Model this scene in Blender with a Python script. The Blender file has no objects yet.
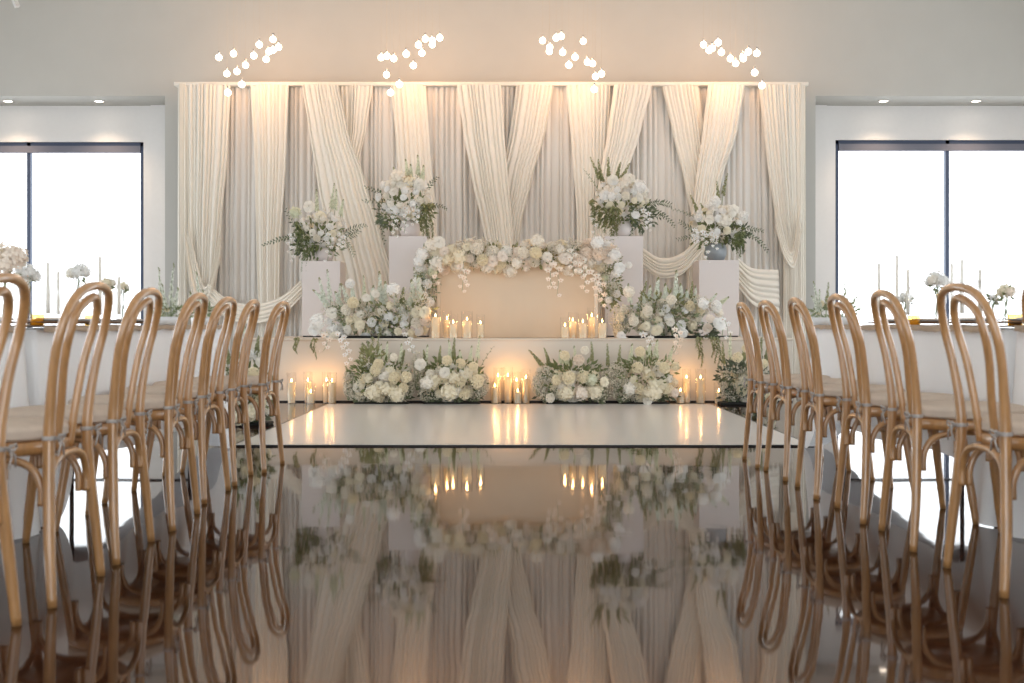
import bpy, math, random
from mathutils import Vector, Matrix, noise
random.seed(7)
S = bpy.context.scene
COL = S.collection
F = 1150.0          # focal length in pixels of the 1024 px wide frame
CX, HY, H = 512.0, 324.0, 0.79
PI = math.pi
def X(px, Z): return (px - CX) * Z / F
def ZH(py, Z): return H - (py - HY) * Z / F
def P(px, py, Z): return Vector((X(px, Z), Z, ZH(py, Z)))
R = random.Random(11)
def ru(a, b): return R.uniform(a, b)

# ------------------------------------------------------------------ materials
def nodes(name):
    m = bpy.data.materials.new(name); m.use_nodes = True
    nt = m.node_tree; b = nt.nodes['Principled BSDF']
    return m, nt, b
def srgb(r, g, b):
    f = lambda c: (c/255/12.92) if c/255 <= .04045 else ((c/255+.055)/1.055)**2.4
    return (f(r), f(g), f(b), 1)
def mat(name, col, rough=.5, metal=0, var=0, vscale=20, bump=0, bscale=60, sss=0, trans=0, coat=0, stretch=None):
    m, nt, b = nodes(name)
    b.inputs['Base Color'].default_value = col
    b.inputs['Roughness'].default_value = rough
    b.inputs['Metallic'].default_value = metal
    if coat: b.inputs['Coat Weight'].default_value = coat; b.inputs['Coat Roughness'].default_value = .12
    if sss:
        b.inputs['Subsurface Weight'].default_value = sss
        b.inputs['Subsurface Radius'].default_value = (.05, .026, .010)
        b.inputs['Subsurface Scale'].default_value = 1
    L = nt.links.new
    tc = nt.nodes.new('ShaderNodeTexCoord'); mp = nt.nodes.new('ShaderNodeMapping'); L(tc.outputs['Object'], mp.inputs[0])
    if stretch: mp.inputs['Scale'].default_value = stretch
    if var:
        n = nt.nodes.new('ShaderNodeTexNoise'); n.inputs['Scale'].default_value = vscale; n.inputs['Detail'].default_value = 3
        L(mp.outputs[0], n.inputs['Vector'])
        r = nt.nodes.new('ShaderNodeValToRGB')
        r.color_ramp.elements[0].position = .3; r.color_ramp.elements[1].position = .7
        r.color_ramp.elements[0].color = tuple(c*(1-var) for c in col[:3])+(1,)
        r.color_ramp.elements[1].color = tuple(min(1, c*(1+var)) for c in col[:3])+(1,)
        L(n.outputs[0], r.inputs[0]); L(r.outputs[0], b.inputs['Base Color'])
    if bump:
        n2 = nt.nodes.new('ShaderNodeTexNoise'); n2.inputs['Scale'].default_value = bscale
        L(mp.outputs[0], n2.inputs['Vector'])
        bp = nt.nodes.new('ShaderNodeBump'); bp.inputs['Strength'].default_value = bump; bp.inputs['Distance'].default_value = .01
        L(n2.outputs[0], bp.inputs['Height']); L(bp.outputs[0], b.inputs['Normal'])
    if trans:
        out = nt.nodes['Material Output']; t = nt.nodes.new('ShaderNodeBsdfTranslucent'); mx = nt.nodes.new('ShaderNodeMixShader')
        t.inputs[0].default_value = col; mx.inputs[0].default_value = trans
        L(b.outputs[0], mx.inputs[1]); L(t.outputs[0], mx.inputs[2]); L(mx.outputs[0], out.inputs[0])
    return m
def emit(name, col, s):
    m, nt, b = nodes(name)
    b.inputs['Base Color'].default_value = col; b.inputs['Emission Color'].default_value = col; b.inputs['Emission Strength'].default_value = s
    return m
def thin_glass(name, tint=(1, 1, 1, 1), k=1.0):
    m = bpy.data.materials.new(name); m.use_nodes = True; nt = m.node_tree; nt.nodes.remove(nt.nodes['Principled BSDF'])
    out = nt.nodes['Material Output']; tr = nt.nodes.new('ShaderNodeBsdfTransparent'); tr.inputs[0].default_value = tint
    gl = nt.nodes.new('ShaderNodeBsdfGlossy'); gl.inputs['Roughness'].default_value = .03
    lw = nt.nodes.new('ShaderNodeLayerWeight'); fr = nt.nodes.new('ShaderNodeMath'); fr.operation = 'POWER'; fr.inputs[1].default_value = 4
    nt.links.new(lw.outputs['Facing'], fr.inputs[0])
    mu = nt.nodes.new('ShaderNodeMath'); mu.operation = 'MULTIPLY_ADD'; mu.inputs[1].default_value = .6*k; mu.inputs[2].default_value = .04*k
    mx = nt.nodes.new('ShaderNodeMixShader'); L = nt.links.new
    L(fr.outputs[0], mu.inputs[0]); L(mu.outputs[0], mx.inputs[0]); L(tr.outputs[0], mx.inputs[1]); L(gl.outputs[0], mx.inputs[2]); L(mx.outputs[0], out.inputs[0])
    return m
M = {}
M['wood'] = mat('honey_wood', srgb(186, 138, 88), .28, var=.16, vscale=9, coat=1, stretch=(8, 8, 1))
M['cushion'] = mat('cushion_linen', srgb(214, 196, 178), .8, var=.05, bump=.15, bscale=300)
M['satin'] = mat('satin_tie', srgb(186, 178, 172), .35)
M['wall'] = mat('wall_paint', srgb(202, 200, 193), .75, var=.015, vscale=3)
M['ceil'] = mat('ceiling_paint', srgb(228, 226, 222), .8, var=.01)
M['alcove'] = mat('alcove_paint', srgb(240, 237, 234), .7, var=.01)
M['frame'] = mat('window_frame', srgb(66, 76, 98), .4, metal=.3)
M['blind'] = mat('blind_cassette', srgb(120, 120, 132), .6)
M['glass'] = thin_glass('window_glass')
M['clear'] = thin_glass('clear_glass', (1, 1, 1, 1), 1.3)
M['amber'] = thin_glass('amber_glass', (1, .8, .4, 1), 1.2)
M['sheer'] = mat('sheer_fabric', srgb(230, 226, 219), .7, trans=.05)
M['drape'] = mat('ivory_drape', srgb(246, 240, 228), .65, trans=.05)
M['cloth'] = mat('white_tablecloth', srgb(251, 251, 251), .75, bump=.1, bscale=8)
M['tablefab'] = mat('linen_table_cover', srgb(222, 205, 183), .8, bump=.2, bscale=150)
M['runner'] = mat('taupe_runner', srgb(182, 160, 138), .85, var=.12, vscale=14)
M['stage'] = mat('stage_cover', srgb(222, 212, 198), .5, var=.02, vscale=2)
M['plinth'] = mat('plinth_paint', srgb(226, 217, 213), .45)
M['tile'] = mat('dance_floor_gloss', srgb(228, 224, 221), .24, coat=.25)
M['black'] = mat('black_trim', srgb(26, 24, 24), .5)
M['dark_base'] = mat('dark_base_finish', srgb(24, 24, 20), .7)
M['silver'] = mat('silver', srgb(200, 200, 200), .25, metal=1)
M['grey'] = mat('grey_vase', srgb(150, 156, 160), .4, metal=.2)
M['plate'] = mat('porcelain', srgb(232, 232, 232), .2)
M['charger'] = mat('bronze_charger', srgb(150, 118, 90), .35, metal=.4)
M['wax'] = mat('ivory_wax', srgb(253, 238, 206), .5, trans=.3)
M['wick'] = mat('wick', srgb(30, 25, 20), .9)
M['flame'] = emit('flame', (1, .62, .22, 1), 30)
M['globe'] = emit('globe_glow', (1, .84, .66, 1), 5)
M['down'] = emit('downlight_glow', (1, .86, .7, 1), 14)
M['cord'] = mat('pendant_cord', srgb(205, 192, 172), .5)
M['taper'] = mat('taper_wax', srgb(248, 246, 240), .5, trans=.6)
M['ivory'] = mat('ivory_petal', srgb(252, 247, 237), .6, var=.04, vscale=8, trans=.25)
M['cream'] = mat('cream_petal', srgb(250, 242, 220), .6, var=.05, vscale=8, trans=.25)
M['blush'] = mat('blush_petal', srgb(250, 238, 224), .6, var=.05, vscale=8, trans=.12)
M['white'] = mat('white_petal', srgb(253, 252, 249), .6, var=.02, vscale=8, trans=.25)
M['lime'] = mat('green_white_petal', srgb(226, 228, 202), .6, var=.05, trans=.1)
M['mint'] = mat('pale_spike_petal', srgb(230, 234, 220), .6, trans=.1)
M['baby'] = mat('babys_breath', srgb(226, 218, 200), .7, var=.08)
M['leaf'] = mat('leaf_green', srgb(126, 136, 90), .5, var=.3, vscale=12, trans=.15)
M['olive'] = mat('olive_green', srgb(150, 152, 106), .55, var=.25, vscale=12, trans=.15)
M['dark'] = mat('dark_leaf', srgb(102, 112, 88), .5, var=.3, vscale=12)
M['stem'] = mat('stem_green', srgb(150, 160, 124), .6)
M['orchid_lip'] = mat('orchid_lip', srgb(205, 160, 120), .5)

def floor_mat():
    m, nt, b = nodes('polished_dark_concrete'); L = nt.links.new
    tc = nt.nodes.new('ShaderNodeTexCoord')
    n = nt.nodes.new('ShaderNodeTexNoise'); n.inputs['Scale'].default_value = 1.3; n.inputs['Detail'].default_value = 8; n.inputs['Roughness'].default_value = .6
    L(tc.outputs['Object'], n.inputs['Vector'])
    r = nt.nodes.new('ShaderNodeValToRGB'); r.color_ramp.elements[0].position = .35; r.color_ramp.elements[1].position = .7
    r.color_ramp.elements[0].color = (.020, .008, .004, 1); r.color_ramp.elements[1].color = (.070, .027, .014, 1)
    L(n.outputs[0], r.inputs[0]); L(r.outputs[0], b.inputs['Base Color'])
    b.inputs['Specular Tint'].default_value = (1, .80, .66, 1); b.inputs['Roughness'].default_value = .04; b.inputs['IOR'].default_value = 1.43
    n2 = nt.nodes.new('ShaderNodeTexNoise'); n2.inputs['Scale'].default_value = 3.0; n2.inputs['Detail'].default_value = 2
    L(tc.outputs['Object'], n2.inputs['Vector'])
    bp = nt.nodes.new('ShaderNodeBump'); bp.inputs['Strength'].default_value = .06; bp.inputs['Distance'].default_value = .01
    L(n2.outputs[0], bp.inputs['Height']); L(bp.outputs[0], b.inputs['Normal'])
    return m
M['floor'] = floor_mat()

# ------------------------------------------------------------------ mesh helpers
class MB:
    def __init__(s): s.v = []; s.f = []; s.m = []; s.mats = []
    def mi(s, m):
        if m not in s.mats: s.mats.append(m)
        return s.mats.index(m)
    def add(s, vs, fs, m):
        o = len(s.v); k = s.mi(m); s.v += [tuple(v) for v in vs]
        for f in fs: s.f.append(tuple(i+o for i in f)); s.m.append(k)
    def mesh(s, name, smooth=True):
        me = bpy.data.meshes.new(name); me.from_pydata(s.v, [], s.f)
        for k in s.mats: me.materials.append(M[k])
        me.polygons.foreach_set('material_index', s.m)
        me.polygons.foreach_set('use_smooth', [smooth]*len(s.f))
        me.update(); return me
    def build(s, name, parent=None, smooth=True, loc=None):
        return link(name, s.mesh(name, smooth), parent, loc)
def link(name, me, parent=None, loc=None):
    o = bpy.data.objects.new(name, me); COL.objects.link(o)
    if parent: o.parent = parent
    if loc is not None: o.location = loc
    return o
def tag(o, label=None, cat=None, group=None, kind=None):
    if label: o['label'] = label
    if cat: o['category'] = cat
    if group: o['group'] = group
    if kind: o['kind'] = kind
    return o
def thing(name, label, cat, loc=(0, 0, 0), rz=0, group=None):
    o = bpy.data.objects.new(name, None); COL.objects.link(o); o.location = loc; o.rotation_euler = (0, 0, rz)
    return tag(o, label, cat, group)
def box(mb, x0, x1, y0, y1, z0, z1, m, bev=0):
    if bev <= 0:
        vs = [(x, y, z) for z in (z0, z1) for y in (y0, y1) for x in (x0, x1)]
        mb.add(vs, [(0, 2, 3, 1), (4, 5, 7, 6), (0, 1, 5, 4), (2, 6, 7, 3), (0, 4, 6, 2), (1, 3, 7, 5)], m); return
    import bmesh
    bm = bmesh.new(); bmesh.ops.create_cube(bm, size=1)
    for v in bm.verts: v.co = Vector(((x0+x1)/2+v.co.x*(x1-x0), (y0+y1)/2+v.co.y*(y1-y0), (z0+z1)/2+v.co.z*(z1-z0)))
    bmesh.ops.bevel(bm, geom=bm.edges[:], offset=bev, segments=3, profile=.5, affect='EDGES')
    bm.verts.index_update(); mb.add([v.co for v in bm.verts], [[v.index for v in f.verts] for f in bm.faces], m); bm.free()
def lathe(mb, prof, c, m, seg=24, cap=True):
    vs = []; fs = []; n = len(prof)
    for r, z in prof:
        for k in range(seg):
            a = 2*PI*k/seg; vs.append((c[0]+r*math.cos(a), c[1]+r*math.sin(a), c[2]+z))
    for i in range(n-1):
        for k in range(seg):
            k2 = (k+1) % seg; fs.append((i*seg+k, i*seg+k2, (i+1)*seg+k2, (i+1)*seg+k))
    if cap: fs.append(tuple(range(seg))[::-1]); fs.append(tuple((n-1)*seg+k for k in range(seg)))
    mb.add(vs, fs, m)
def tube(mb, pts, rad, m, seg=8, cap=True):
    pts = [Vector(p) for p in pts]; n = len(pts)
    if not isinstance(rad, (list, tuple)): rad = [rad]*n
    t = [(pts[min(i+1, n-1)]-pts[max(i-1, 0)]).normalized() for i in range(n)]
    up = Vector((0, 0, 1)) if abs(t[0].z) < .9 else Vector((0, 1, 0))
    nrm = (up - t[0]*up.dot(t[0])).normalized(); vs = []; fs = []
    for i in range(n):
        nrm = nrm - t[i]*nrm.dot(t[i])
        nrm = nrm.normalized() if nrm.length > 1e-6 else Vector((1, 0, 0))
        b = t[i].cross(nrm)
        for k in range(seg):
            a = 2*PI*k/seg; vs.append(pts[i]+(nrm*math.cos(a)+b*math.sin(a))*rad[i])
    for i in range(n-1):
        for k in range(seg):
            k2 = (k+1) % seg; fs.append((i*seg+k, i*seg+k2, (i+1)*seg+k2, (i+1)*seg+k))
    if cap: fs.append(tuple(range(seg))[::-1]); fs.append(tuple((n-1)*seg+k for k in range(seg)))
    mb.add(vs, fs, m)
def spline(ps, n=8):
    ps = [Vector(p) for p in ps]; q = [ps[0]*2-ps[1]]+ps+[ps[-1]*2-ps[-2]]; out = []
    for i in range(1, len(q)-2):
        for k in range(n):
            t = k/n; a, b, c, d = q[i-1], q[i], q[i+1], q[i+2]
            out.append(.5*((2*b)+(c-a)*t+(2*a-5*b+4*c-d)*t*t+(3*b-a-3*c+d)*t**3))
    out.append(ps[-1]); return out
def interp(pts, v):
    if v <= pts[0][0]: return pts[0][1:]
    for a, b in zip(pts, pts[1:]):
        if v <= b[0]:
            t = (v-a[0])/(b[0]-a[0]); t = t*t*(3-2*t)*.35+t*.65
            return tuple(x+(y-x)*t for x, y in zip(a[1:], b[1:]))
    return pts[-1][1:]

# ------------------------------------------------------------------ room
XL, XR, YN, YF, YA, ZC = -8.3, 7.9, -3.5, 14.4, 15.05, 5.6
def struct(name, mb, smooth=False):
    o = mb.build(name, None, smooth); o['kind'] = 'structure'; return o
m = MB(); box(m, XL-.2, XR+.2, YN-.2, YA+.3, -.2, 0, 'floor'); struct('floor', m)
m = MB(); box(m, XL-.2, XR+.2, YN-.2, YF+.1, ZC, ZC+.2, 'ceil'); struct('ceiling', m)
zs = ZH(96, YF)                      # soffit height of the window bays
AL, AR = X(165, YF), X(815.5, YF)    # inner corners of the window bays
# upper wall above bays and the middle pier behind the drapery
m = MB(); box(m, XL, XR, YF, YA+.25, zs, ZC, 'wall'); box(m, AL, AR, YF, YA+.25, 0, zs, 'wall'); struct('wall_back', m)
def bay(side, x0, x1, wx0, wx1, wz1, mull):
    y0, y1 = YA, YA+.25
    m = MB()
    box(m, x0, wx0, y0, y1, 0, zs, 'alcove'); box(m, wx1, x1, y0, y1, 0, zs, 'alcove'); box(m, wx0, wx1, y0, y1, wz1, zs, 'alcove')
    box(m, wx0, wx1, y0, y1, 0, .08, 'alcove')
    struct('wall_back_'+side, m)
    w = bpy.data.objects.new('window_1' if side == 'left' else 'window_2', None); COL.objects.link(w); w['kind'] = 'structure'
    m = MB(); t = .045; a, b = y0+.02, y0+.09
    box(m, wx0, wx0+t, a, b, .08, wz1, 'frame'); box(m, wx1-t, wx1, a, b, .08, wz1, 'frame'); box(m, wx0, wx1, a, b, wz1-.05, wz1, 'frame'); box(m, wx0, wx1, a, b, .08, .13, 'frame')
    for q in mull: box(m, q-.024, q+.024, a, b, .08, wz1, 'frame')
    m.build('window_frame', w, False)
    m = MB(); box(m, wx0+t, wx1-t, y0+.0, y0+.05, wz1-.14, wz1-.05, 'blind'); m.build('blind_cassette', w, False)
    m = MB(); box(m, wx0, wx1, y0+.05, y0+.058, .1, wz1, 'glass'); m.build('window_glass', w, False)
    L = bpy.data.lights.new('portal', 'AREA'); L.shape = 'RECTANGLE'; L.size = wx1-wx0; L.size_y = wz1-.1
    L.cycles.is_portal = True
    o = bpy.data.objects.new('daylight_portal_'+side, L); COL.objects.link(o); o.location = ((wx0+wx1)/2, y1+.02, (wz1+.1)/2); o.rotation_euler = (-PI/2, 0, 0)
wl = X(143.5, YA); wr = X(835.5, YA)
bay('left', XL, AL, XL+.35, wl, ZH(142, YA), [X(28, YA)])
bay('right', AR, XR, wr, XR-.35, ZH(140, YA), [X(948, YA)])
# slim pilaster strip inside each bay corner
m = MB(); box(m, X(152, YA), AL, YA-.06, YA, 0, zs, 'alcove'); struct('trim_1', m)
m = MB(); box(m, AR, X(826, YA), YA-.05, YA, 0, zs, 'alcove'); struct('trim_2', m)
# side and near walls, out of view; window openings added for fill daylight
def wall_open(name, axis, c0, c1, a0, a1, o0, o1, z0, z1):
    m = MB()
    def bb(p, q, za, zb):
        if axis == 'y': box(m, c0, c1, p, q, za, zb, 'wall')
        else: box(m, p, q, c0, c1, za, zb, 'wall')
    bb(a0, o0, 0, ZC); bb(o1, a1, 0, ZC); bb(o0, o1, z1, ZC)
    if z0 > 0: bb(o0, o1, 0, z0)
    struct(name, m)
wall_open('wall_left', 'y', XL-.2, XL, YN-.2, YA+.25, 0, 12.5, .1, 3.2)
wall_open('wall_right', 'y', XR, XR+.2, YN-.2, YA+.25, 0, 12.5, .1, 3.2)
wall_open('wall_front', 'x', YN-.2, YN, XL, XR, -5.5, 5.2, .1, 3.6)  # unseen opening behind the camera, added to light the room from the front
def portal(loc, rot, sx, sy):
    L = bpy.data.lights.new('portal', 'AREA'); L.shape = 'RECTANGLE'; L.size = sx; L.size_y = sy; L.cycles.is_portal = True
    o = bpy.data.objects.new('daylight_portal', L); COL.objects.link(o); o.location = loc; o.rotation_euler = rot
portal((XL-.21, 6.25, 1.65), (0, -PI/2, 0), 3.1, 12.5)
portal((XR+.21, 6.25, 1.65), (0, PI/2, 0), 3.1, 12.5)
portal((-.15, YN-.21, 1.85), (PI/2, 0, 0), 10.7, 3.5)
for k, (px, py) in enumerate(((8, 102), (99, 102), (883.5, 99), (976, 99))):
    x = X(px, 14.72)
    t = thing('recessed_downlight', ['small round downlight set in the soffit at the outer end of the bay beside the drapery, mullion side',
        'small round downlight in the soffit between the dark mullion and the drapery, delphinium side'][0], 'downlight', (x, 14.72, zs))
    t['label'] = ['recessed downlight in the window bay soffit, leftmost of the four', 'recessed downlight just left of the draped backdrop, over the left window',
                  'recessed downlight just right of the draped backdrop, over the right window', 'recessed downlight in the window bay soffit, rightmost of the four'][k]
    t['group'] = 'downlights in the window bay soffits'
    m = MB(); lathe(m, [(.052, 0), (.052, -.008), (.068, -.008), (.068, 0)], (0, 0, 0), 'ceil', 24, False); m.build('trim_ring', t)
    m = MB(); lathe(m, [(.001, -.004), (.052, -.004)], (0, 0, 0), 'down', 24, False); m.build('lens', t)
    L = bpy.data.lights.new('downlight', 'SPOT'); L.energy = 34; L.color = (1, .74, .5); L.spot_size = 1.9; L.spot_blend = .9; L.shadow_soft_size = .05
    o = bpy.data.objects.new('downlight_lamp', L); COL.objects.link(o); o.parent = t; o.location = (0, -.06, -.03)
# white sloping ceiling truss end at the very top left
m = MB(); a, b = P(9, -12, 13.6), P(17.5, 7, 13.6)
for off in (0,):
    tube(m, [a+Vector((-.3, 0, .5)), a, b], [.035, .035, .035], 'ceil', 4)
m.build('ceiling_brace', None, False); tag(bpy.data.objects['ceiling_brace'], kind='structure')

# ------------------------------------------------------------------ dance floor
zt = .012
Zn, Zf = (H-zt)*F/(444.5-HY), (H-zt)*F/(404-HY)
x0, x1 = X(235, Zn), X(810, Zn)
t = thing('dance_floor', 'glossy white dance floor panel with black edge laid before the stage', 'dance floor', ((x0+x1)/2, (Zn+Zf)/2, 0))
hx, hy = (x1-x0)/2, (Zf-Zn)/2
m = MB(); box(m, -hx, hx, -hy, hy, .002, zt, 'tile'); m.build('panel', t, False)
for nm, a in (('edge_trim', (-hx-.02, hx+.02, -hy-.02, -hy)), ('edge_trim', (-hx-.02, hx+.02, hy, hy+.02)), ('edge_trim', (-hx-.02, -hx, -hy, hy)), ('edge_trim', (hx, hx+.02, -hy, hy))):
    m = MB(); box(m, *a, 0, zt-.002, 'black'); m.build(nm, t, False)

# ------------------------------------------------------------------ stage
ZS0, ZS1 = 11.65, 13.75
sz = ZH(338.5, ZS0); SX0, SX1 = -2.78, 2.84
t = thing('stage_platform', 'low cream covered stage platform behind the dance floor', 'stage', (0, 0, 0))
m = MB(); box(m, SX0, SX1, ZS0, ZS1, 0, sz-.02, 'stage'); m.build('riser', t, False)
m = MB(); box(m, SX0-.01, SX1+.01, ZS0-.012, ZS1, sz-.02, sz, 'stage', .006); m.build('deck', t, False)
m = MB(); box(m, SX0, SX1, ZS0-.010, ZS0, 0, .014, 'black'); m.build('kick_strip', t, False)

# ------------------------------------------------------------------ fabric backdrop
ZB = 14.05
bd = thing('draped_backdrop', 'wide ivory pipe and drape backdrop with crossed gathered swags behind the stage', 'backdrop', (0, 0, 0))
def pleat(u, n, seed):
    # u 0..1 -> pleat depth -1..1 with irregular spacing, rounded outside and tight inside
    w = u*n + .9*noise.noise(Vector((u*n*.37, seed*3.1, 0))) + .35*noise.noise(Vector((u*n*.9, seed*5.7, 4)))
    s = abs(math.sin(PI*w))
    return s**.62*(.72+.5*noise.noise(Vector((u*n*.6, seed*1.7, 9))))
def panel(name, pts, n, amp, base, m='drape', seed=0, nv=26, per=7):
    """pts rows: (py, pxleft, pxright); hangs in front of depth ZB"""
    n = int(n*1.15) if n < 60 else n; amp *= 1.1; mb = MB(); nu = n*per; vs = []; fs = []
    y0, y1 = pts[0][0], pts[-1][0]
    for j in range(nv+1):
        py = y0+(y1-y0)*j/nv; a, b = interp(pts, py); top = j/nv
        wd = (b-a); Zp = ZB-base-amp*.5
        for i in range(nu+1):
            u = i/nu; uu = u
            am = amp*(.85+.5*noise.noise(Vector((u*5, py*.003, seed+9))))
            k = min(1, wd/50+.3)
            y = ZB-base-am*k*pleat(u, n, seed)-.03*math.sin(PI*u)
            vs.append(Vector((X(a+wd*uu, Zp), y, ZH(py, Zp))))
    for j in range(nv):
        for i in range(nu):
            q = j*(nu+1)+i; fs.append((q, q+nu+1, q+nu+2, q+1))
    mb.add(vs, fs, m)
    return mb.build(name, bd)
def swag(name, top, bot, n, amp, base, m='drape', seed=0, nu=36):
    """top / bot: px,py curves; folds run lengthwise"""
    mb = MB(); T = spline([Vector((p[0], p[1], 0)) for p in top], 10); B = spline([Vector((p[0], p[1], 0)) for p in bot], 10)
    def at(C, u):
        f = u*(len(C)-1); i = min(int(f), len(C)-2); return C[i].lerp(C[i+1], f-i)
    nv = n*7; vs = []; fs = []
    for j in range(nv+1):
        v = j/nv; d = pleat(v, n, seed)
        for i in range(nu+1):
            u = i/nu; p = at(T, u).lerp(at(B, u), v)
            y = ZB-base-amp*d-.05*math.sin(PI*u)*v
            vs.append(Vector((X(p.x, ZB-base), y, ZH(p.y, ZB-base))))
    for j in range(nv):
        for i in range(nu):
            q = j*(nu+1)+i; fs.append((q, q+nu+1, q+nu+2, q+1))
    mb.add(vs, fs, m)
    return mb.build(name, bd)
yb0, yb1 = 85, 388.5
panel('base_curtain', [(yb0, 182, 802), (yb1, 180, 804)], 104, .075, .0, 'sheer', 1, 10, 8)
panel('drape_panel', [(yb0, 186, 231), (150, 187, 228), (220, 188, 222), (270, 190, 218), (300, 192, 214), (388, 188, 213)], 9, .06, .10, seed=2)
panel('drape_panel', [(yb0, 250, 289), (160, 254, 286), (250, 256, 280), (320, 258, 279), (388, 258, 279)], 8, .06, .10, seed=3)
panel('drape_panel', [(yb0, 341, 373), (130, 343, 366), (165, 340, 358), (200, 334, 352), (260, 322, 346), (388, 318, 340)], 7, .05, .08, seed=5)
panel('drape_panel', [(yb0, 302, 339), (130, 309, 348), (180, 317, 365), (230, 326, 380), (280, 337, 393), (330, 345, 402), (388, 350, 405)], 9, .06, .2, seed=4)
panel('drape_panel', [(yb0, 391, 426), (150, 396, 430), (220, 402, 437), (388, 408, 442)], 7, .06, .10, seed=6)
panel('drape_panel', [(yb0, 516, 554), (130, 510, 546), (180, 500, 532), (220, 496, 522), (250, 494, 518), (388, 490, 514)], 8, .05, .09, seed=8)
panel('drape_panel', [(yb0, 457, 501), (130, 463, 504), (180, 472, 508), (220, 481, 512), (250, 487, 514), (388, 492, 516)], 9, .06, .2, seed=7)
panel('drape_panel', [(yb0, 566, 610), (150, 572, 607), (220, 577, 603), (388, 578, 600)], 8, .06, .10, seed=9)
panel('drape_panel', [(yb0, 614, 652), (130, 608, 641), (175, 600, 627), (230, 590, 612), (388, 582, 602)], 8, .05, .18, seed=10)
panel('drape_panel', [(yb0, 662, 698), (130, 672, 704), (180, 684, 710), (230, 694, 714), (388, 700, 720)], 8, .05, .09, seed=11)
panel('drape_panel', [(yb0, 708, 745), (130, 703, 738), (180, 696, 722), (230, 690, 710), (388, 682, 702)], 8, .05, .18, seed=12)
panel('drape_panel', [(yb0, 759, 800), (160, 767, 800), (215, 775, 800), (250, 784, 800), (388, 782, 801)], 9, .06, .10, seed=13)
swag('swag', [(189, 222), (199, 268), (208, 285), (222, 225)], [(186, 250), (193, 292), (206, 312), (221, 262)], 5, .05, .17, seed=14)
swag('swag', [(208, 283), (228, 299), (252, 304), (280, 297), (301, 280)], [(208, 303), (228, 318), (252, 324), (282, 316), (303, 296)], 5, .05, .2, seed=15)
swag('swag', [(641, 247), (660, 258), (680, 254), (700, 236)], [(641, 266), (660, 278), (682, 274), (703, 252)], 5, .05, .27, seed=17)
swag('swag', [(738, 258), (752, 268), (778, 270)], [(738, 288), (754, 306), (779, 312)], 7, .05, .2, seed=18)
swag('swag', [(775, 200), (785, 240), (792, 250), (800, 205)], [(775, 228), (783, 258), (793, 268), (801, 236)], 4, .05, .17, seed=19)
for px, nm in ((181.5, 'end_panel'), (801.5, 'end_panel')):
    w = 4.6
    panel(nm, [(83, px-w, px+w), (388, px-w-.5, px+w+.5)], 4, .09, .1, seed=20+px % 7, nv=10)
m = MB(); tube(m, [P(176, 85, ZB), P(807, 85, ZB)], .022, 'silver'); m.build('crossbar', bd)
m = MB(); box(m, X(177, ZB), X(806, ZB), ZB-.14, ZB+.02, ZH(88, ZB), ZH(84, ZB), 'drape', .012); m.build('rod_pocket', bd)
for px in (183, 337, 491, 645, 800):
    m = MB(); tube(m, [(X(px, ZB), ZB+.05, 0), (X(px, ZB), ZB+.05, ZH(82.5, ZB))], .02, 'silver'); lathe(m, [(.22, 0), (.22, .01)], (X(px, ZB), ZB+.06, 0), 'silver', 16); m.build('upright', bd)

# ------------------------------------------------------------------ flower kit (unit meshes)
def floret(mb, c, n, s, m, petals=4, rot=0, cup=.35):
    n = n.normalized(); a = n.orthogonal().normalized(); b = n.cross(a)
    for k in range(petals):
        th = rot+2*PI*k/petals; w = PI/petals*.85
        d = a*math.cos(th)+b*math.sin(th)
        d1 = a*math.cos(th-w)+b*math.sin(th-w); d2 = a*math.cos(th+w)+b*math.sin(th+w)
        mb.add([c, c+d1*s*.72+n*s*cup*.6, c+d*s+n*s*cup, c+d2*s*.72+n*s*cup*.6], [(0, 1, 2, 3)], m)
def fib(n, zmin=-1):
    out = []; g = PI*(3-5**.5)
    for i in range(n):
        z = 1-(1-zmin)*(i+.5)/n; r = math.sqrt(max(0, 1-z*z)); out.append(Vector((r*math.cos(g*i), r*math.sin(g*i), z)))
    return out
def ball(mb, c, r, m, seg=10, sq=1):
    lathe(mb, [(r*math.sin(PI*i/6)+1e-4, -r*sq*math.cos(PI*i/6)) for i in range(7)], c, m, seg, False)
def hydrangea(name, m, seed, n=46):
    rr = random.Random(seed); mb = MB(); ball(mb, (0, 0, 0), .72, m, 12)
    for p in fib(n, -.75):
        q = (p+Vector((rr.uniform(-.1, .1), rr.uniform(-.1, .1), rr.uniform(-.1, .1)))).normalized()
        floret(mb, q*rr.uniform(.76, .98), q+Vector((rr.uniform(-.35, .35), rr.uniform(-.35, .35), rr.uniform(-.35, .35))), rr.uniform(.26, .34), m, 4, rr.uniform(0, 3), .3)
    return mb.mesh(name, False)
def petal(mb, th, r0, r1, h0, h1, w, curl, m, tw=0):
    # curved cupped petal, 4x4 grid
    vs = []; fs = []; nn = 4
    for j in range(nn+1):
        v = j/nn
        for i in range(nn+1):
            u = i/nn*2-1; ang = th+u*w*(1-.25*v*v)*(.55+.6*math.sin(PI*min(1, v*.55+.25)))
            r = r0+(r1-r0)*v**1.3 + curl*max(0, v-.6)**2*4*.3 - .06*(u*u)*v
            z = h0+(h1-h0)*math.sin(PI/2*v)**.9 - curl*max(0, v-.7)*.8 - .10*u*u*v
            r += .02*math.sin(u*7+th*3)*v
            vs.append((r*math.cos(ang), r*math.sin(ang), z))
    for j in range(nn):
        for i in range(nn):
            q = j*(nn+1)+i; fs.append((q, q+1, q+nn+2, q+nn+1))
    mb.add(vs, fs, m)
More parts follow.
